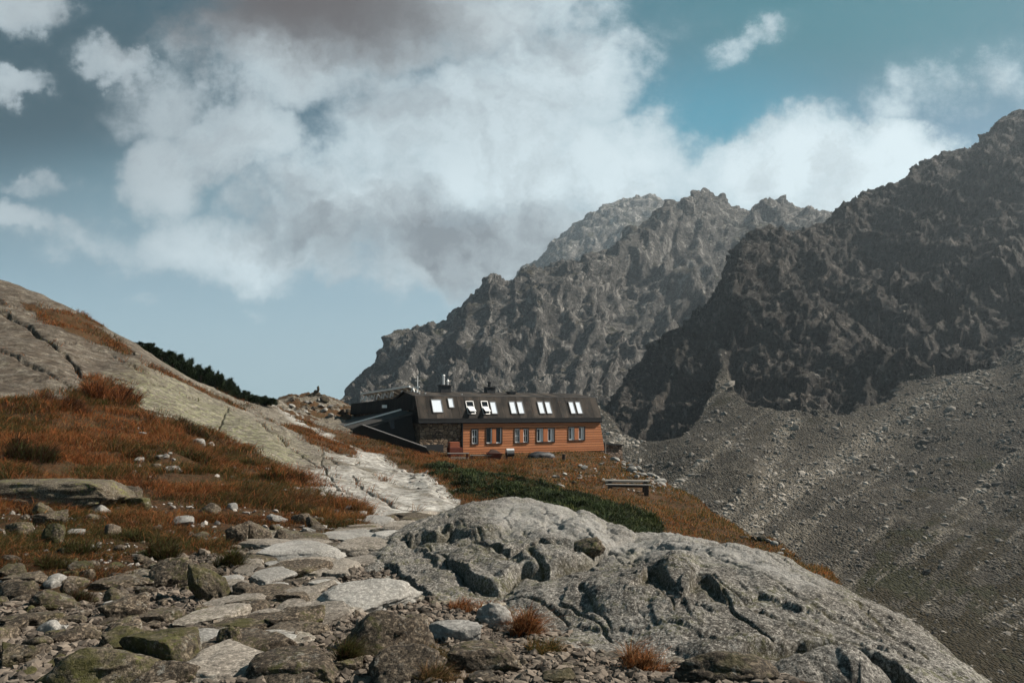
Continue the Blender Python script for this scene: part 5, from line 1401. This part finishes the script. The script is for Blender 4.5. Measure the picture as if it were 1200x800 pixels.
# ------------------------------------------------------------------ grass, dwarf pine, heather
def blades(name, root, height, width, lean, tint, mat, seed, droop=.5, parent=None):
    """root (n,3), height, width (n,), lean (n,2) horizontal tip offset as a share of height"""
    g = np.random.default_rng(seed); n = len(root)
    th = g.uniform(0, math.pi, n); w = np.stack([np.cos(th), np.sin(th), np.zeros(n)], 1) * (width / 2)[:, None]
    up = np.array([0, 0, 1.0])
    l3 = np.concatenate([lean, np.zeros((n, 1))], 1) * height[:, None]
    mid = root + up * (height * .55)[:, None] + l3 * .35
    tip = root + up * (height * (1 - droop * .35 * np.linalg.norm(lean, axis=1)))[:, None] + l3
    V = np.stack([root - w, root + w, mid + w * .8, mid - w * .8, tip], 1).reshape(-1, 3)
    b = np.arange(n) * 5
    q = np.stack([b, b+1, b+2, b+3], 1); t3 = np.stack([b+3, b+2, b+4], 1)
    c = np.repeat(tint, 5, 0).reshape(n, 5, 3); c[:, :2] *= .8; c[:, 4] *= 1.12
    me = np_mesh(name, V, [q, t3], False, {'tint': np.clip(c.reshape(-1, 3), 0, 1)})
    return link(name, me, mat, parent)
blade_mat = mat_blades('grass_blades', .4)
pine_mat = mat_blades('pine_needles', .15)
g = np.random.default_rng(44)
def scatter(n, y0, y1, a0, a1):
    L = g.uniform(math.log(y0), math.log(y1), n); a = g.uniform(a0, a1, n); y = np.exp(L); x = a * y
    return x, y, NG.z(x, y)
def proj(x, y, z): return CX + F * x / y, HY - F * (z - EYE) / y
PAL = {'rust': (.36, .132, .046), 'red': (.155, .052, .02), 'tan': (.30, .175, .085), 'olive': (.085, .078, .026), 'green': (.045, .055, .016), 'umber': (.055, .028, .014), 'gold': (.27, .14, .045)}
def colours(n, wts):
    ks = list(wts); p = np.array([wts[k] for k in ks], float); p = p / p.sum(1, keepdims=True) if p.ndim == 2 else p / p.sum()
    return ks, p
def pick_col(P_):
    """P_: dict name -> weight array"""
    ks = list(P_); W_ = np.stack([np.clip(P_[k], 0, None) for k in ks], 1); W_ /= W_.sum(1, keepdims=True)
    r_ = g.random((len(W_), 1)); ci = (W_.cumsum(1) < r_).sum(1).clip(0, len(ks) - 1)
    base = np.array([PAL[k] for k in ks])[ci]
    return base * g.uniform(.65, 1.35, (len(W_), 1)) * g.uniform(.92, 1.08, (len(W_), 3))
def tufts(name, x, y, z, per, h, wd, spread, P_, seed, lean0=(.35, -.1), mat=None, hvar=.5, leanvar=.45):
    n = len(x); k = per
    rx = np.repeat(x, k) + g.normal(0, 1, n * k) * np.repeat(spread, k); ry = np.repeat(y, k) + g.normal(0, 1, n * k) * np.repeat(spread, k)
    rz = NG.z(rx, ry) - .03
    hh = np.repeat(h, k) * g.uniform(1 - hvar, 1 + hvar * .6, n * k); ww = np.repeat(wd, k) * g.uniform(.7, 1.3, n * k)
    ln = g.normal(0, leanvar, (n * k, 2)) + np.array(lean0)
    tint = pick_col({q: np.repeat(v, k) for q, v in P_.items()})
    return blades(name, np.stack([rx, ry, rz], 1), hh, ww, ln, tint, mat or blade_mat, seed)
# red-brown meadow
x, y, z = scatter(62000, 8.0, 72, -.80, .02)
vg = NG.sample(NGveg, x, y); f3 = np.stack([x, y, x * 0], 1)
pxx, pyy = proj(x, y, z)
dens = vg * sstep(fbm(f3, 2.2, 4), -.16, .1)
dens *= np.where((pxx > 318) & (pyy < 492) & (y > 75), 0.5, 1)
ok = g.random(len(x)) < dens
x, y, z, f3, pyy, pxx = x[ok], y[ok], z[ok], f3[ok], pyy[ok], pxx[ok]
nb = fbm(f3, 5.0, 4); nb2 = fbm(f3 + 40, 1.7, 3); low = sstep(pyy, 575, 640)
h = (.15 + .20 * sstep(nb2, -.2, .3)) * np.clip(y / 16, .85, 1.35) * (1 - .35 * low); wd = .00062 * np.clip(y, 7, 50)
tufts('dry_grass', x, y, z, 11, h, wd, .10 * np.clip(y / 14, .8, 2.2), {'rust': 1.0 + 2.2 * sstep(nb, -.1, .25) * (1 - low), 'red': .8 + 0 * x, 'tan': .28 + .3 * sstep(nb2, 0, .3), 'gold': .3 * (1 - low), 'olive': .35 + 3.0 * sstep(nb, .0, -.16) + low * .8, 'green': .15 + 2.2 * sstep(nb, -.04, -.2) + low * .9, 'umber': .45 + 2.6 * sstep(fbm(f3 + 77, 3.0, 4), -.02, .22) + low * .9}, 1, (.55, -.15), leanvar=.7)
tag(bpy.data.objects['dry_grass'], kind='stuff')
# hut shoulder and its grassy edge
x, y, z = scatter(36000, 18, 84, -.14, .60)
vg = NG.sample(NGveg, x, y); pxx, pyy = proj(x, y, z); f3 = np.stack([x, y, x * 0], 1)
ok = (g.random(len(x)) < vg * sstep(fbm(f3, 2.0, 3), -.3, .02)) & (pyy < 800) & ((pxx > 470))
x, y, z, f3, pxx, pyy = x[ok], y[ok], z[ok], f3[ok], pxx[ok], pyy[ok]
nb = fbm(f3, 4.0, 4); edge = sstep(pxx, 760, 860)
tb = np.hypot(x - 7.1, y - 42.3); keep_ = (tb > 2.3) & (g.random(len(x)) < np.where(tb < 4, .5, 1)); x, y, z, f3, pxx, pyy = x[keep_], y[keep_], z[keep_], f3[keep_], pxx[keep_], pyy[keep_]; nb = nb[keep_]; edge = edge[keep_]
h = (.10 + .12 * g.random(len(x))) * np.clip(y / 34, .8, 1.15); wd = .0010 * np.clip(y, 15, 60)
tufts('shoulder_grass', x, y, z, 7, h, wd, .13 * np.clip(y / 25, .7, 1.8), {'rust': .7 + 1.0 * sstep(nb, 0, .25), 'tan': .9 + .5 * edge, 'gold': .5 + .6 * edge, 'olive': 1.2 + .9 * edge, 'green': .5 + 1.0 * sstep(nb, 0, -.25), 'umber': .2 + 0 * x}, 2, (.2, 0))
tag(bpy.data.objects['shoulder_grass'], kind='stuff')
# dark green dwarf pine thicket below the hut
thick = [(494,546),(520,543),(545,552),(590,558),(640,570),(690,584),(725,596),(750,606),(770,618),(778,630),(770,640),(740,640),(690,622),(640,604),(600,590),(560,586),(528,580),(545,572),(510,560)]
x, y, z = scatter(90000, 19, 62, -.14, .30)
pxx, pyy = proj(x, y, z); f3 = np.stack([x, y, x * 0], 1)
sdp = poly_sd(pxx + fbm(f3, 2.5, 3) * 14, pyy + fbm(f3 + 9, 2.5, 3) * 5, thick)
ok = (sdp < 0) & (g.random(len(x)) < .75) & (np.hypot(x - 7.1, y - 42.3) > 2.6)
x, y, z, f3, sdp = x[ok], y[ok], z[ok], f3[ok], sdp[ok]
mound = (.06 + .5 * sstep(fbm(f3, 1.5, 4, .6), -.25, .35)) * sstep(-sdp, 0, 5)
k = 9; n = len(x)
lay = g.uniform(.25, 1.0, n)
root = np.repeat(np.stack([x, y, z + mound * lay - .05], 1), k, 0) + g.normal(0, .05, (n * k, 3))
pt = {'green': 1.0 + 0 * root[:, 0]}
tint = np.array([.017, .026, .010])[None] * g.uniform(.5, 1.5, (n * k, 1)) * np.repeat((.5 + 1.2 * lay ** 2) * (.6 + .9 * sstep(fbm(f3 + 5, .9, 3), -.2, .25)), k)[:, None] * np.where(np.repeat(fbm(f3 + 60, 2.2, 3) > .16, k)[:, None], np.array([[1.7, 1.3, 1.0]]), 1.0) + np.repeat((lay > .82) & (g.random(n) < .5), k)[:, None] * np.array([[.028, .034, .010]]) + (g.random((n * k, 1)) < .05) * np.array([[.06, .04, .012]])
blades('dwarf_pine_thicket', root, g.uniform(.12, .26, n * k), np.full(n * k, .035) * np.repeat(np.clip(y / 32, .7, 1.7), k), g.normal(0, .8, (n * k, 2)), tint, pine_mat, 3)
tag(bpy.data.objects['dwarf_pine_thicket'], kind='stuff')
# single bushes: one mesh per habit, copied
def bush_mesh(seed, n=420, k=7, hw=(1.0, 1.0), tintc=(.018, .03, .012), bl=.22, bw=.05, conical=True):
    q = np.random.default_rng(seed)
    stems = q.uniform(-.75, .75, (7, 2)); hgt = q.uniform(.55, 1.0, 7)
    s = q.integers(0, 7, n); t_ = q.random(n) ** .75
    r_ = (1 - t_ * .82) * .42 if conical else np.sqrt(np.clip(1 - t_ ** 2, 0, 1)) * .5
    an = q.uniform(0, 6.28, n); rr = r_ * np.sqrt(q.random(n))
    root = np.stack([stems[s, 0] + np.cos(an) * rr, stems[s, 1] + np.sin(an) * rr, t_ * hgt[s]], 1)
    out = np.stack([np.cos(an), np.sin(an)], 1) * .7
    R_ = np.repeat(root, k, 0) + q.normal(0, .03, (n * k, 3))
    ln = np.repeat(out, k, 0) + q.normal(0, .55, (n * k, 2))
    tint = np.array(tintc)[None] * q.uniform(.55, 1.6, (n * k, 1)) * q.uniform(.9, 1.1, (n * k, 3))
    return R_, q.uniform(.6, 1.2, n * k) * bl, np.full(n * k, bw), ln, tint
def bush(name, arrs, seed):
    o = blades(name, *arrs, pine_mat, seed); return o
protos = [bush('dwarf_pine', bush_mesh(60 + k), 70 + k) for k in range(3)]
stems_mesh = MB()
for k in range(5):
    a_ = k * 1.3; stems_mesh.tube((0, 0, -.1), (math.cos(a_) * .55, math.sin(a_) * .55, .55), .05, .02, 6)
stem_o = stems_mesh.build('stem', M['brownwood'])
spots = []
for k in range(30):
    f = k / 29; pxk = 164 + 146 * f; D = 66 + 5 * math.sin(k * 2.1) + f * 8
    spots.append((pxk + g.uniform(-3, 3), D + (k % 3) * 1.5, g.uniform(.9, 1.5)))
first = {}
for k, (pxk, D, s) in enumerate(spots):
    p = protos[k % 3]
    o = p if k < 3 else p.copy()
    if k >= 3: col.objects.link(o)
    xx = (pxk - CX) / F * D; top = np.interp(pxk, [160,200,230,260,290,312], [404,414,429,443,462,476])
    zt = EYE + (HY - top) / F * D
    zg = float(NG.z(xx, D)[0])
    hgt = max(.8, min(3.0, zt - zg))
    o.location = (xx, D, zg - .05); o.scale = (s * 1.1, s * 1.1, hgt); o.rotation_euler = (0, 0, g.uniform(0, 6.28))
    tag(o, 'dark green dwarf pine bush in the row along the crest of the granite slope', 'dwarf pine', 'dwarf pines along the slope crest')
    c = stem_o if k == 0 else stem_o.copy()
    if k: col.objects.link(c)
    c.parent = o
# heather and grass clumps standing out of the meadow, and tufts between the boulders
def clump(name, px, py, wpx, hpx, cols_, label, cat, group, seed, n=260, k=8, lean0=(.1, 0)):
    D = hit(px, py); x0 = (px - CX) / F * D; wd = wpx / F * D / 2; hh = hpx / F * D
    q = np.random.default_rng(seed); n = max(30, int(n * .6)); an = q.uniform(0, 6.28, n); rr = np.sqrt(q.random(n))
    lobes = q.uniform(-1, 1, (4, 2)) * .75; li = q.integers(0, 4, n); ls = q.uniform(.25, .6, 4)[li]; lh = q.uniform(.45, 1.1, 4)[li]
    rx, ry = x0 + (lobes[li, 0] + np.cos(an) * rr * ls) * wd, D + wd * .4 + (lobes[li, 1] + np.sin(an) * rr * ls) * wd * .6
    rz = np.array([stand(a_, b_) for a_, b_ in zip(rx, ry)])
    dome = np.sqrt(np.clip(1.02 - rr ** 2, 0, 1)) * lh
    loc = np.array([x0, D, stand(x0, D)])
    root = np.repeat(np.stack([rx, ry, rz], 1) - loc, k, 0) + q.normal(0, wd * .06, (n * k, 3)) * np.array([1, 1, .15])
    root[:, 2] += np.repeat(q.random(n) * dome, k) * hh * .5 - .03
    ln = q.normal(0, .6, (n * k, 2)) + np.array(lean0) + np.array((.35, 0)) + np.repeat(np.stack([np.cos(an) * rr, np.sin(an) * rr], 1), k, 0) * .5
    tint = np.array([PAL[c] for c in cols_])[q.integers(0, len(cols_), n * k)] * q.uniform(.6, 1.3, (n * k, 1))
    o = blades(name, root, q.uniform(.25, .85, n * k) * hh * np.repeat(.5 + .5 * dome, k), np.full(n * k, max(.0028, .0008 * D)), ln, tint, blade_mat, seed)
    o.location = loc
    return tag(o, label, cat, group)
CL = [(318,562,34,22,['umber','olive','green','rust'],'dark heather clump at the meadow end nearest the pale slabs','heather'),
      (346,566,30,20,['umber','green','red'],'dark heather clump bordering the bare rubble below the slabs','heather'),
      (296,548,26,14,['umber','olive','green'],'dark heather clump uphill of the two beside the rubble','heather'),
      (120,472,70,26,['red','rust','umber'],'rusty heather clump in the crack at the foot of the granite slope','heather'),
      (25,540,70,30,['umber','green','umber'],'blackish heather clump at the far left of the meadow','heather'),
      (45,478,80,22,['umber','red','umber'],'dark red heather clump under the granite slope at the far left','heather'),
      (215,505,60,18,['umber','green','umber'],'dark shrub strip just below the foot of the granite slope in mid meadow','heather'),
      (235,545,44,18,['umber','olive','green'],'dark shrub in the middle of the red meadow below the strip','heather'),
      (160,540,36,14,['umber','green','red'],'small dark shrub left of the middle of the red meadow','heather'),
      (90,515,54,18,['umber','red','green'],'dark reddish shrub between the blackish clump and the granite slope','heather'),
      (275,580,50,18,['green','olive','umber'],'green shrub patch above the grey boulder pair','heather'),
      (190,655,50,30,['umber','green','olive'],'dark grass tuft above the big rounded brown boulder','grass tuft'),
      (266,668,30,34,['green','umber','olive'],'dark grass tuft behind the upright leaning slab','grass tuft'),
      (90,652,44,22,['green','umber','olive'],'dark grass tuft right of the egg-shaped boulder','grass tuft'),
      (408,778,24,50,['umber','olive','green'],'dark dry tuft between the stepped and the domed boulder','grass tuft'),
      (500,772,40,26,['olive','green','tan'],'olive grass tuft left of the squat slab-topped boulder','grass tuft'),
      (512,800,50,30,['umber','olive','tan'],'brown grass tuft at the bottom edge below the squat boulder','grass tuft'),
      (610,745,56,40,['red','rust','umber','tan'],'rust red grass tuft at the right end of the bone-shaped ridge','grass tuft'),
      (635,768,46,26,['olive','green','gold'],'green and gold grass tuft on the gravel by the granite hump','grass tuft'),
      (560,722,60,24,['red','rust','tan'],'thin red grass tuft in the hollow above the bone-shaped ridge','grass tuft'),
      (765,790,56,40,['tan','umber','rust'],'straw coloured grass tuft at the foot of the granite hump','grass tuft'),
      (395,612,60,24,['rust','gold','olive'],'orange grass tuft beside the upper end of the path','grass tuft'),
      (420,600,30,16,['rust','tan','olive'],'orange grass tuft where the pale slabs meet the path','grass tuft'),
      (55,668,50,26,['green','umber','olive'],'dark grass tuft between the long narrow slab and the lumpy boulder','grass tuft'),
      (70,705,60,22,['umber','green','umber'],'dark grass tuft behind the dark wedge boulder','grass tuft'),
      (150,634,60,18,['olive','green','umber'],'dark grass tuft in the rubble left of the gravel path','grass tuft'),
      (232,612,40,18,['umber','olive','rust'],'brown grass tuft above the grey boulder pair','grass tuft')]
for k, c in enumerate(CL):
    clump('heather' if c[6] == 'heather' else 'grass_tuft', c[0], c[1], c[2], c[3], c[4], c[5], c[6], None, 500 + k, n=int(60 + c[2] * c[3] * .14))
# ------------------------------------------------------------------ camera, sun, sky, haze
cam = bpy.data.cameras.new('camera'); co = bpy.data.objects.new('camera', cam); col.objects.link(co)
co.location = (0, 0, EYE); co.rotation_euler = (R(90), 0, 0)
cam.sensor_fit = 'HORIZONTAL'; cam.sensor_width = 36.0; cam.lens = 24.0
cam.shift_y = (HY - 400.0) / 1200.0
cam.clip_start = 0.1; cam.clip_end = 30000
scene.camera = co

sd = Vector((math.sin(R(SUN_AZ)) * math.cos(R(SUN_EL)), math.cos(R(SUN_AZ)) * math.cos(R(SUN_EL)), math.sin(R(SUN_EL))))
sun = bpy.data.lights.new('sun', 'SUN'); so = bpy.data.objects.new('sun', sun); col.objects.link(so)
sun.energy = SUN_E; sun.angle = R(0.6); sun.color = (1.0, 0.92, 0.82)
so.rotation_euler = (-sd).to_track_quat('-Z', 'Y').to_euler(); so.location = sd * 500

w = bpy.data.worlds.new('World'); scene.world = w; w.use_nodes = True
t = NT(w.node_tree); bg = w.node_tree.nodes['Background']
sky = t.node('ShaderNodeTexSky', sky_type='NISHITA')
sky.sun_disc = False; sky.sun_elevation = R(SUN_EL); sky.sun_rotation = R(SUN_AZ)
sky.altitude = 1900; sky.air_density = 1.0; sky.dust_density = 0.6; sky.ozone_density = 2.0
tc = t.node('ShaderNodeTexCoord')
sp = t.node('ShaderNodeSeparateXYZ'); t.l.new(t.vm('NORMALIZE', tc.outputs['Generated']), sp.inputs[0])
yy = t.m('MAXIMUM', t.m('ABSOLUTE', sp.outputs[1]), 0.3)
s = t.m('DIVIDE', sp.outputs[0], yy); v = t.m('DIVIDE', sp.outputs[2], yy)
cmb = t.node('ShaderNodeCombineXYZ'); t.inp(cmb.inputs[0], s); t.inp(cmb.inputs[1], v)
cp = cmb.outputs[0]
# billowing warp
wn = t.vm('SUBTRACT', t.noise(cp, 2.6, 8, 0.62, out=1), (0.5, 0.5, 0.5))
wn2 = t.vm('SUBTRACT', t.noise(cp, 9.0, 7, 0.66, out=1), (0.5, 0.5, 0.5))
cw = t.vm('ADD', cp, t.vm('ADD', t.vm('SCALE', wn, 0.22), t.vm('SCALE', wn2, 0.10)))
def blob(pxc, pyc, rx, ry, rot=0.0, inner=0.0, vec=None):
    """soft ellipse on the sky, in units of the tangent of the view angle"""
    mp = t.node('ShaderNodeMapping', vector_type='TEXTURE')
    t.inp(mp.inputs[0], vec if vec is not None else cw)
    mp.inputs[1].default_value = ((pxc - 600) / 800, (482 - pyc) / 800, 0)
    mp.inputs[2].default_value = (0, 0, R(rot)); mp.inputs[3].default_value = (rx / 800, ry / 800, 1)
    return t.ss(t.vm('LENGTH', mp.outputs[0]), 1.0, inner)
def total(lst, vec=None):
    acc = None
    for b in lst:
        k = t.m('MULTIPLY', blob(b[0], b[1], b[2], b[3], b[4] if len(b) > 4 else 0, b[6] if len(b) > 6 else 0.0, vec), b[5] if len(b) > 5 else 1.0)
        acc = k if acc is None else t.m('MAXIMUM', acc, k)
    return acc
lin = lambda c: tuple(((x / 255) / 12.92 if x / 255 < .04045 else ((x / 255 + .055) / 1.055) ** 2.4) for x in c)
K = 1.1 / (0.1 * 2 ** EXPO)                          # display value -> radiance for background strength 0.1
sc_ = lambda c, g=1.0: tuple(x * K * g for x in lin(c))
# clear sky: the Nishita sky, through dry mountain air that is deep teal aloft and milky low down
clear = t.mix(1.0, sky.outputs[0], SKY_TINT, 'MULTIPLY')
clear = t.mix(t.ss(v, 0.10, 0.62, 0.0, 0.85), clear, sc_((32, 92, 112)))
clear = t.mix(t.m('MULTIPLY', blob(10, 90, 620, 330, 0, 0.1, cp), 0.9), clear, sc_((40, 68, 80)))
clear = t.mix(t.m('MULTIPLY', blob(1000, 0, 460, 170, 0, 0.15, cp), 0.95), clear, sc_((0, 104, 120)))
clear = t.mix(t.m('MULTIPLY', blob(830, 160, 260, 130, 0, 0.1, cp), 0.75), clear, sc_((20, 136, 162)))
clear = t.mix(t.m('MULTIPLY', blob(230, 240, 420, 110, 0, 0.1, cp), 0.6), clear, sc_((104, 142, 156)))
clear = t.mix(t.ss(v, 0.40, 0.05, 0.0, 0.92), clear, sc_((158, 180, 190)))
# cloud cover
cover = total([(560,170,380,235), (420,235,250,140), (650,100,210,200), (470,20,470,150), (310,70,230,130), (720,200,240,140), (890,210,290,110,6), (1060,205,270,95), (1110,115,300,120,20,.5),
               (205,205,110,90), (290,170,130,95), (200,120,150,90,0,.5), (250,284,450,74,-4,.82), (40,258,260,42,-6,.68), (20,18,115,60), (15,106,95,36,5,.9), (135,88,90,44,-20,.78), (870,45,100,36,14,.46), (620,280,260,100),
               (175,345,90,18,0,.45), (310,350,40,18,0,.4), (1000,250,230,80,0,.95), (550,295,270,105), (60,215,150,26,0,.4)])
fb = t.noise(cp, 4.2, 12, 0.62)
fb2 = t.noise(t.vm('ADD', cp, (7.3, 1.9, 0.0)), 13.0, 9, 0.66)
nz = t.m('ADD', t.m('MULTIPLY', t.m('SUBTRACT', fb, 0.5), 1.5), t.m('MULTIPLY', t.m('SUBTRACT', fb2, 0.5), 0.65))
dens = t.m('ADD', cover, t.m('MULTIPLY', nz, t.ss(cover, 0.0, 0.35, 0.15, 1.0)))
cov = t.m('ADD', t.m('MULTIPLY', t.ss(dens, 0.26, 0.64), 0.66), t.m('MULTIPLY', t.ss(dens, 0.06, 0.9), 0.34))
cov = t.m('MULTIPLY', cov, t.ss(v, 0.02, 0.12))
# cloud tone: bright tops, grey undersides, billows lit from the right
shade = total([(550,285,330,100,-8,.95), (400,262,200,60,0,.7), (700,275,170,50,0,.5), (330,20,340,100,0,.95), (470,125,280,50,0,.35), (560,50,280,60,0,.3)])
rel = t.m('SUBTRACT', t.noise(cw, 5.0, 9, 0.62), t.noise(t.vm('ADD', cw, (0.035, 0.03, 0)), 5.0, 9, 0.62))
rel2 = t.m('SUBTRACT', t.noise(cw, 15.0, 6, 0.6), t.noise(t.vm('ADD', cw, (0.012, 0.012, 0)), 15.0, 6, 0.6))
sh = t.m('ADD', shade, t.m('ADD', t.m('MULTIPLY', rel, 1.7), t.m('MULTIPLY', rel2, 0.7)), clamp=True)
bright = t.mix(t.ss(dens, 0.35, 1.0), sc_((176, 194, 202)), sc_((206, 221, 227)))
bright = t.mix(total([(520,120,350,130,0,.6), (330,120,240,100,0,.5)], cp), bright, sc_((172, 186, 193)))
bright = t.mix(total([(80,160,380,260,0,.85)], cp), bright, sc_((150, 160, 166)))
ccol = t.mix(sh, bright, sc_((112, 119, 126)))
ccol = t.mix(total([(330,8,400,120,0,1.0), (40,10,120,70,0,.3)], cw), ccol, sc_((84, 76, 77)))
final = t.mix(cov, clear, ccol)
t.l.new(final, bg.inputs['Color']); bg.inputs['Strength'].default_value = 0.1

# air: one even, thin haze over the whole valley
def haze_box():
    bm = bmesh.new()
    bmesh.ops.create_cube(bm, size=1.0)
    lo, hi = Vector((-2700, -900, -125)), Vector((2700, 2760, HAZE_TOP))
    for vv in bm.verts:
        vv.co = Vector([lo[i] if vv.co[i] < 0 else hi[i] for i in range(3)])
    me = bpy.data.meshes.new('haze'); bm.to_mesh(me); bm.free()
    m = bpy.data.materials.new('valley_air'); m.use_nodes = True
    n = m.node_tree.nodes; n.remove(n['Principled BSDF'])
    pv = n.new('ShaderNodeVolumePrincipled')
    pv.inputs['Color'].default_value = (0.76, 0.9, 1.0, 1); pv.inputs['Density'].default_value = HAZE
    pv.inputs['Anisotropy'].default_value = 0.35
    m.node_tree.links.new(pv.outputs[0], n['Material Output'].inputs['Volume'])
    tag(link('haze', me, m), kind='stuff')
if HAZE > 0: haze_box()

scene.view_settings.view_transform = 'Standard'; scene.view_settings.look = 'None'
scene.view_settings.exposure = EXPO; scene.view_settings.gamma = 1.0; scene.view_settings.use_curve_mapping = False
scene.cycles.max_bounces = 5; scene.cycles.diffuse_bounces = 2; scene.cycles.glossy_bounces = 2
scene.cycles.transmission_bounces = 3; scene.cycles.volume_bounces = 0; scene.cycles.transparent_max_bounces = 8
scene.cycles.use_adaptive_sampling = True; scene.cycles.adaptive_threshold = 0.02
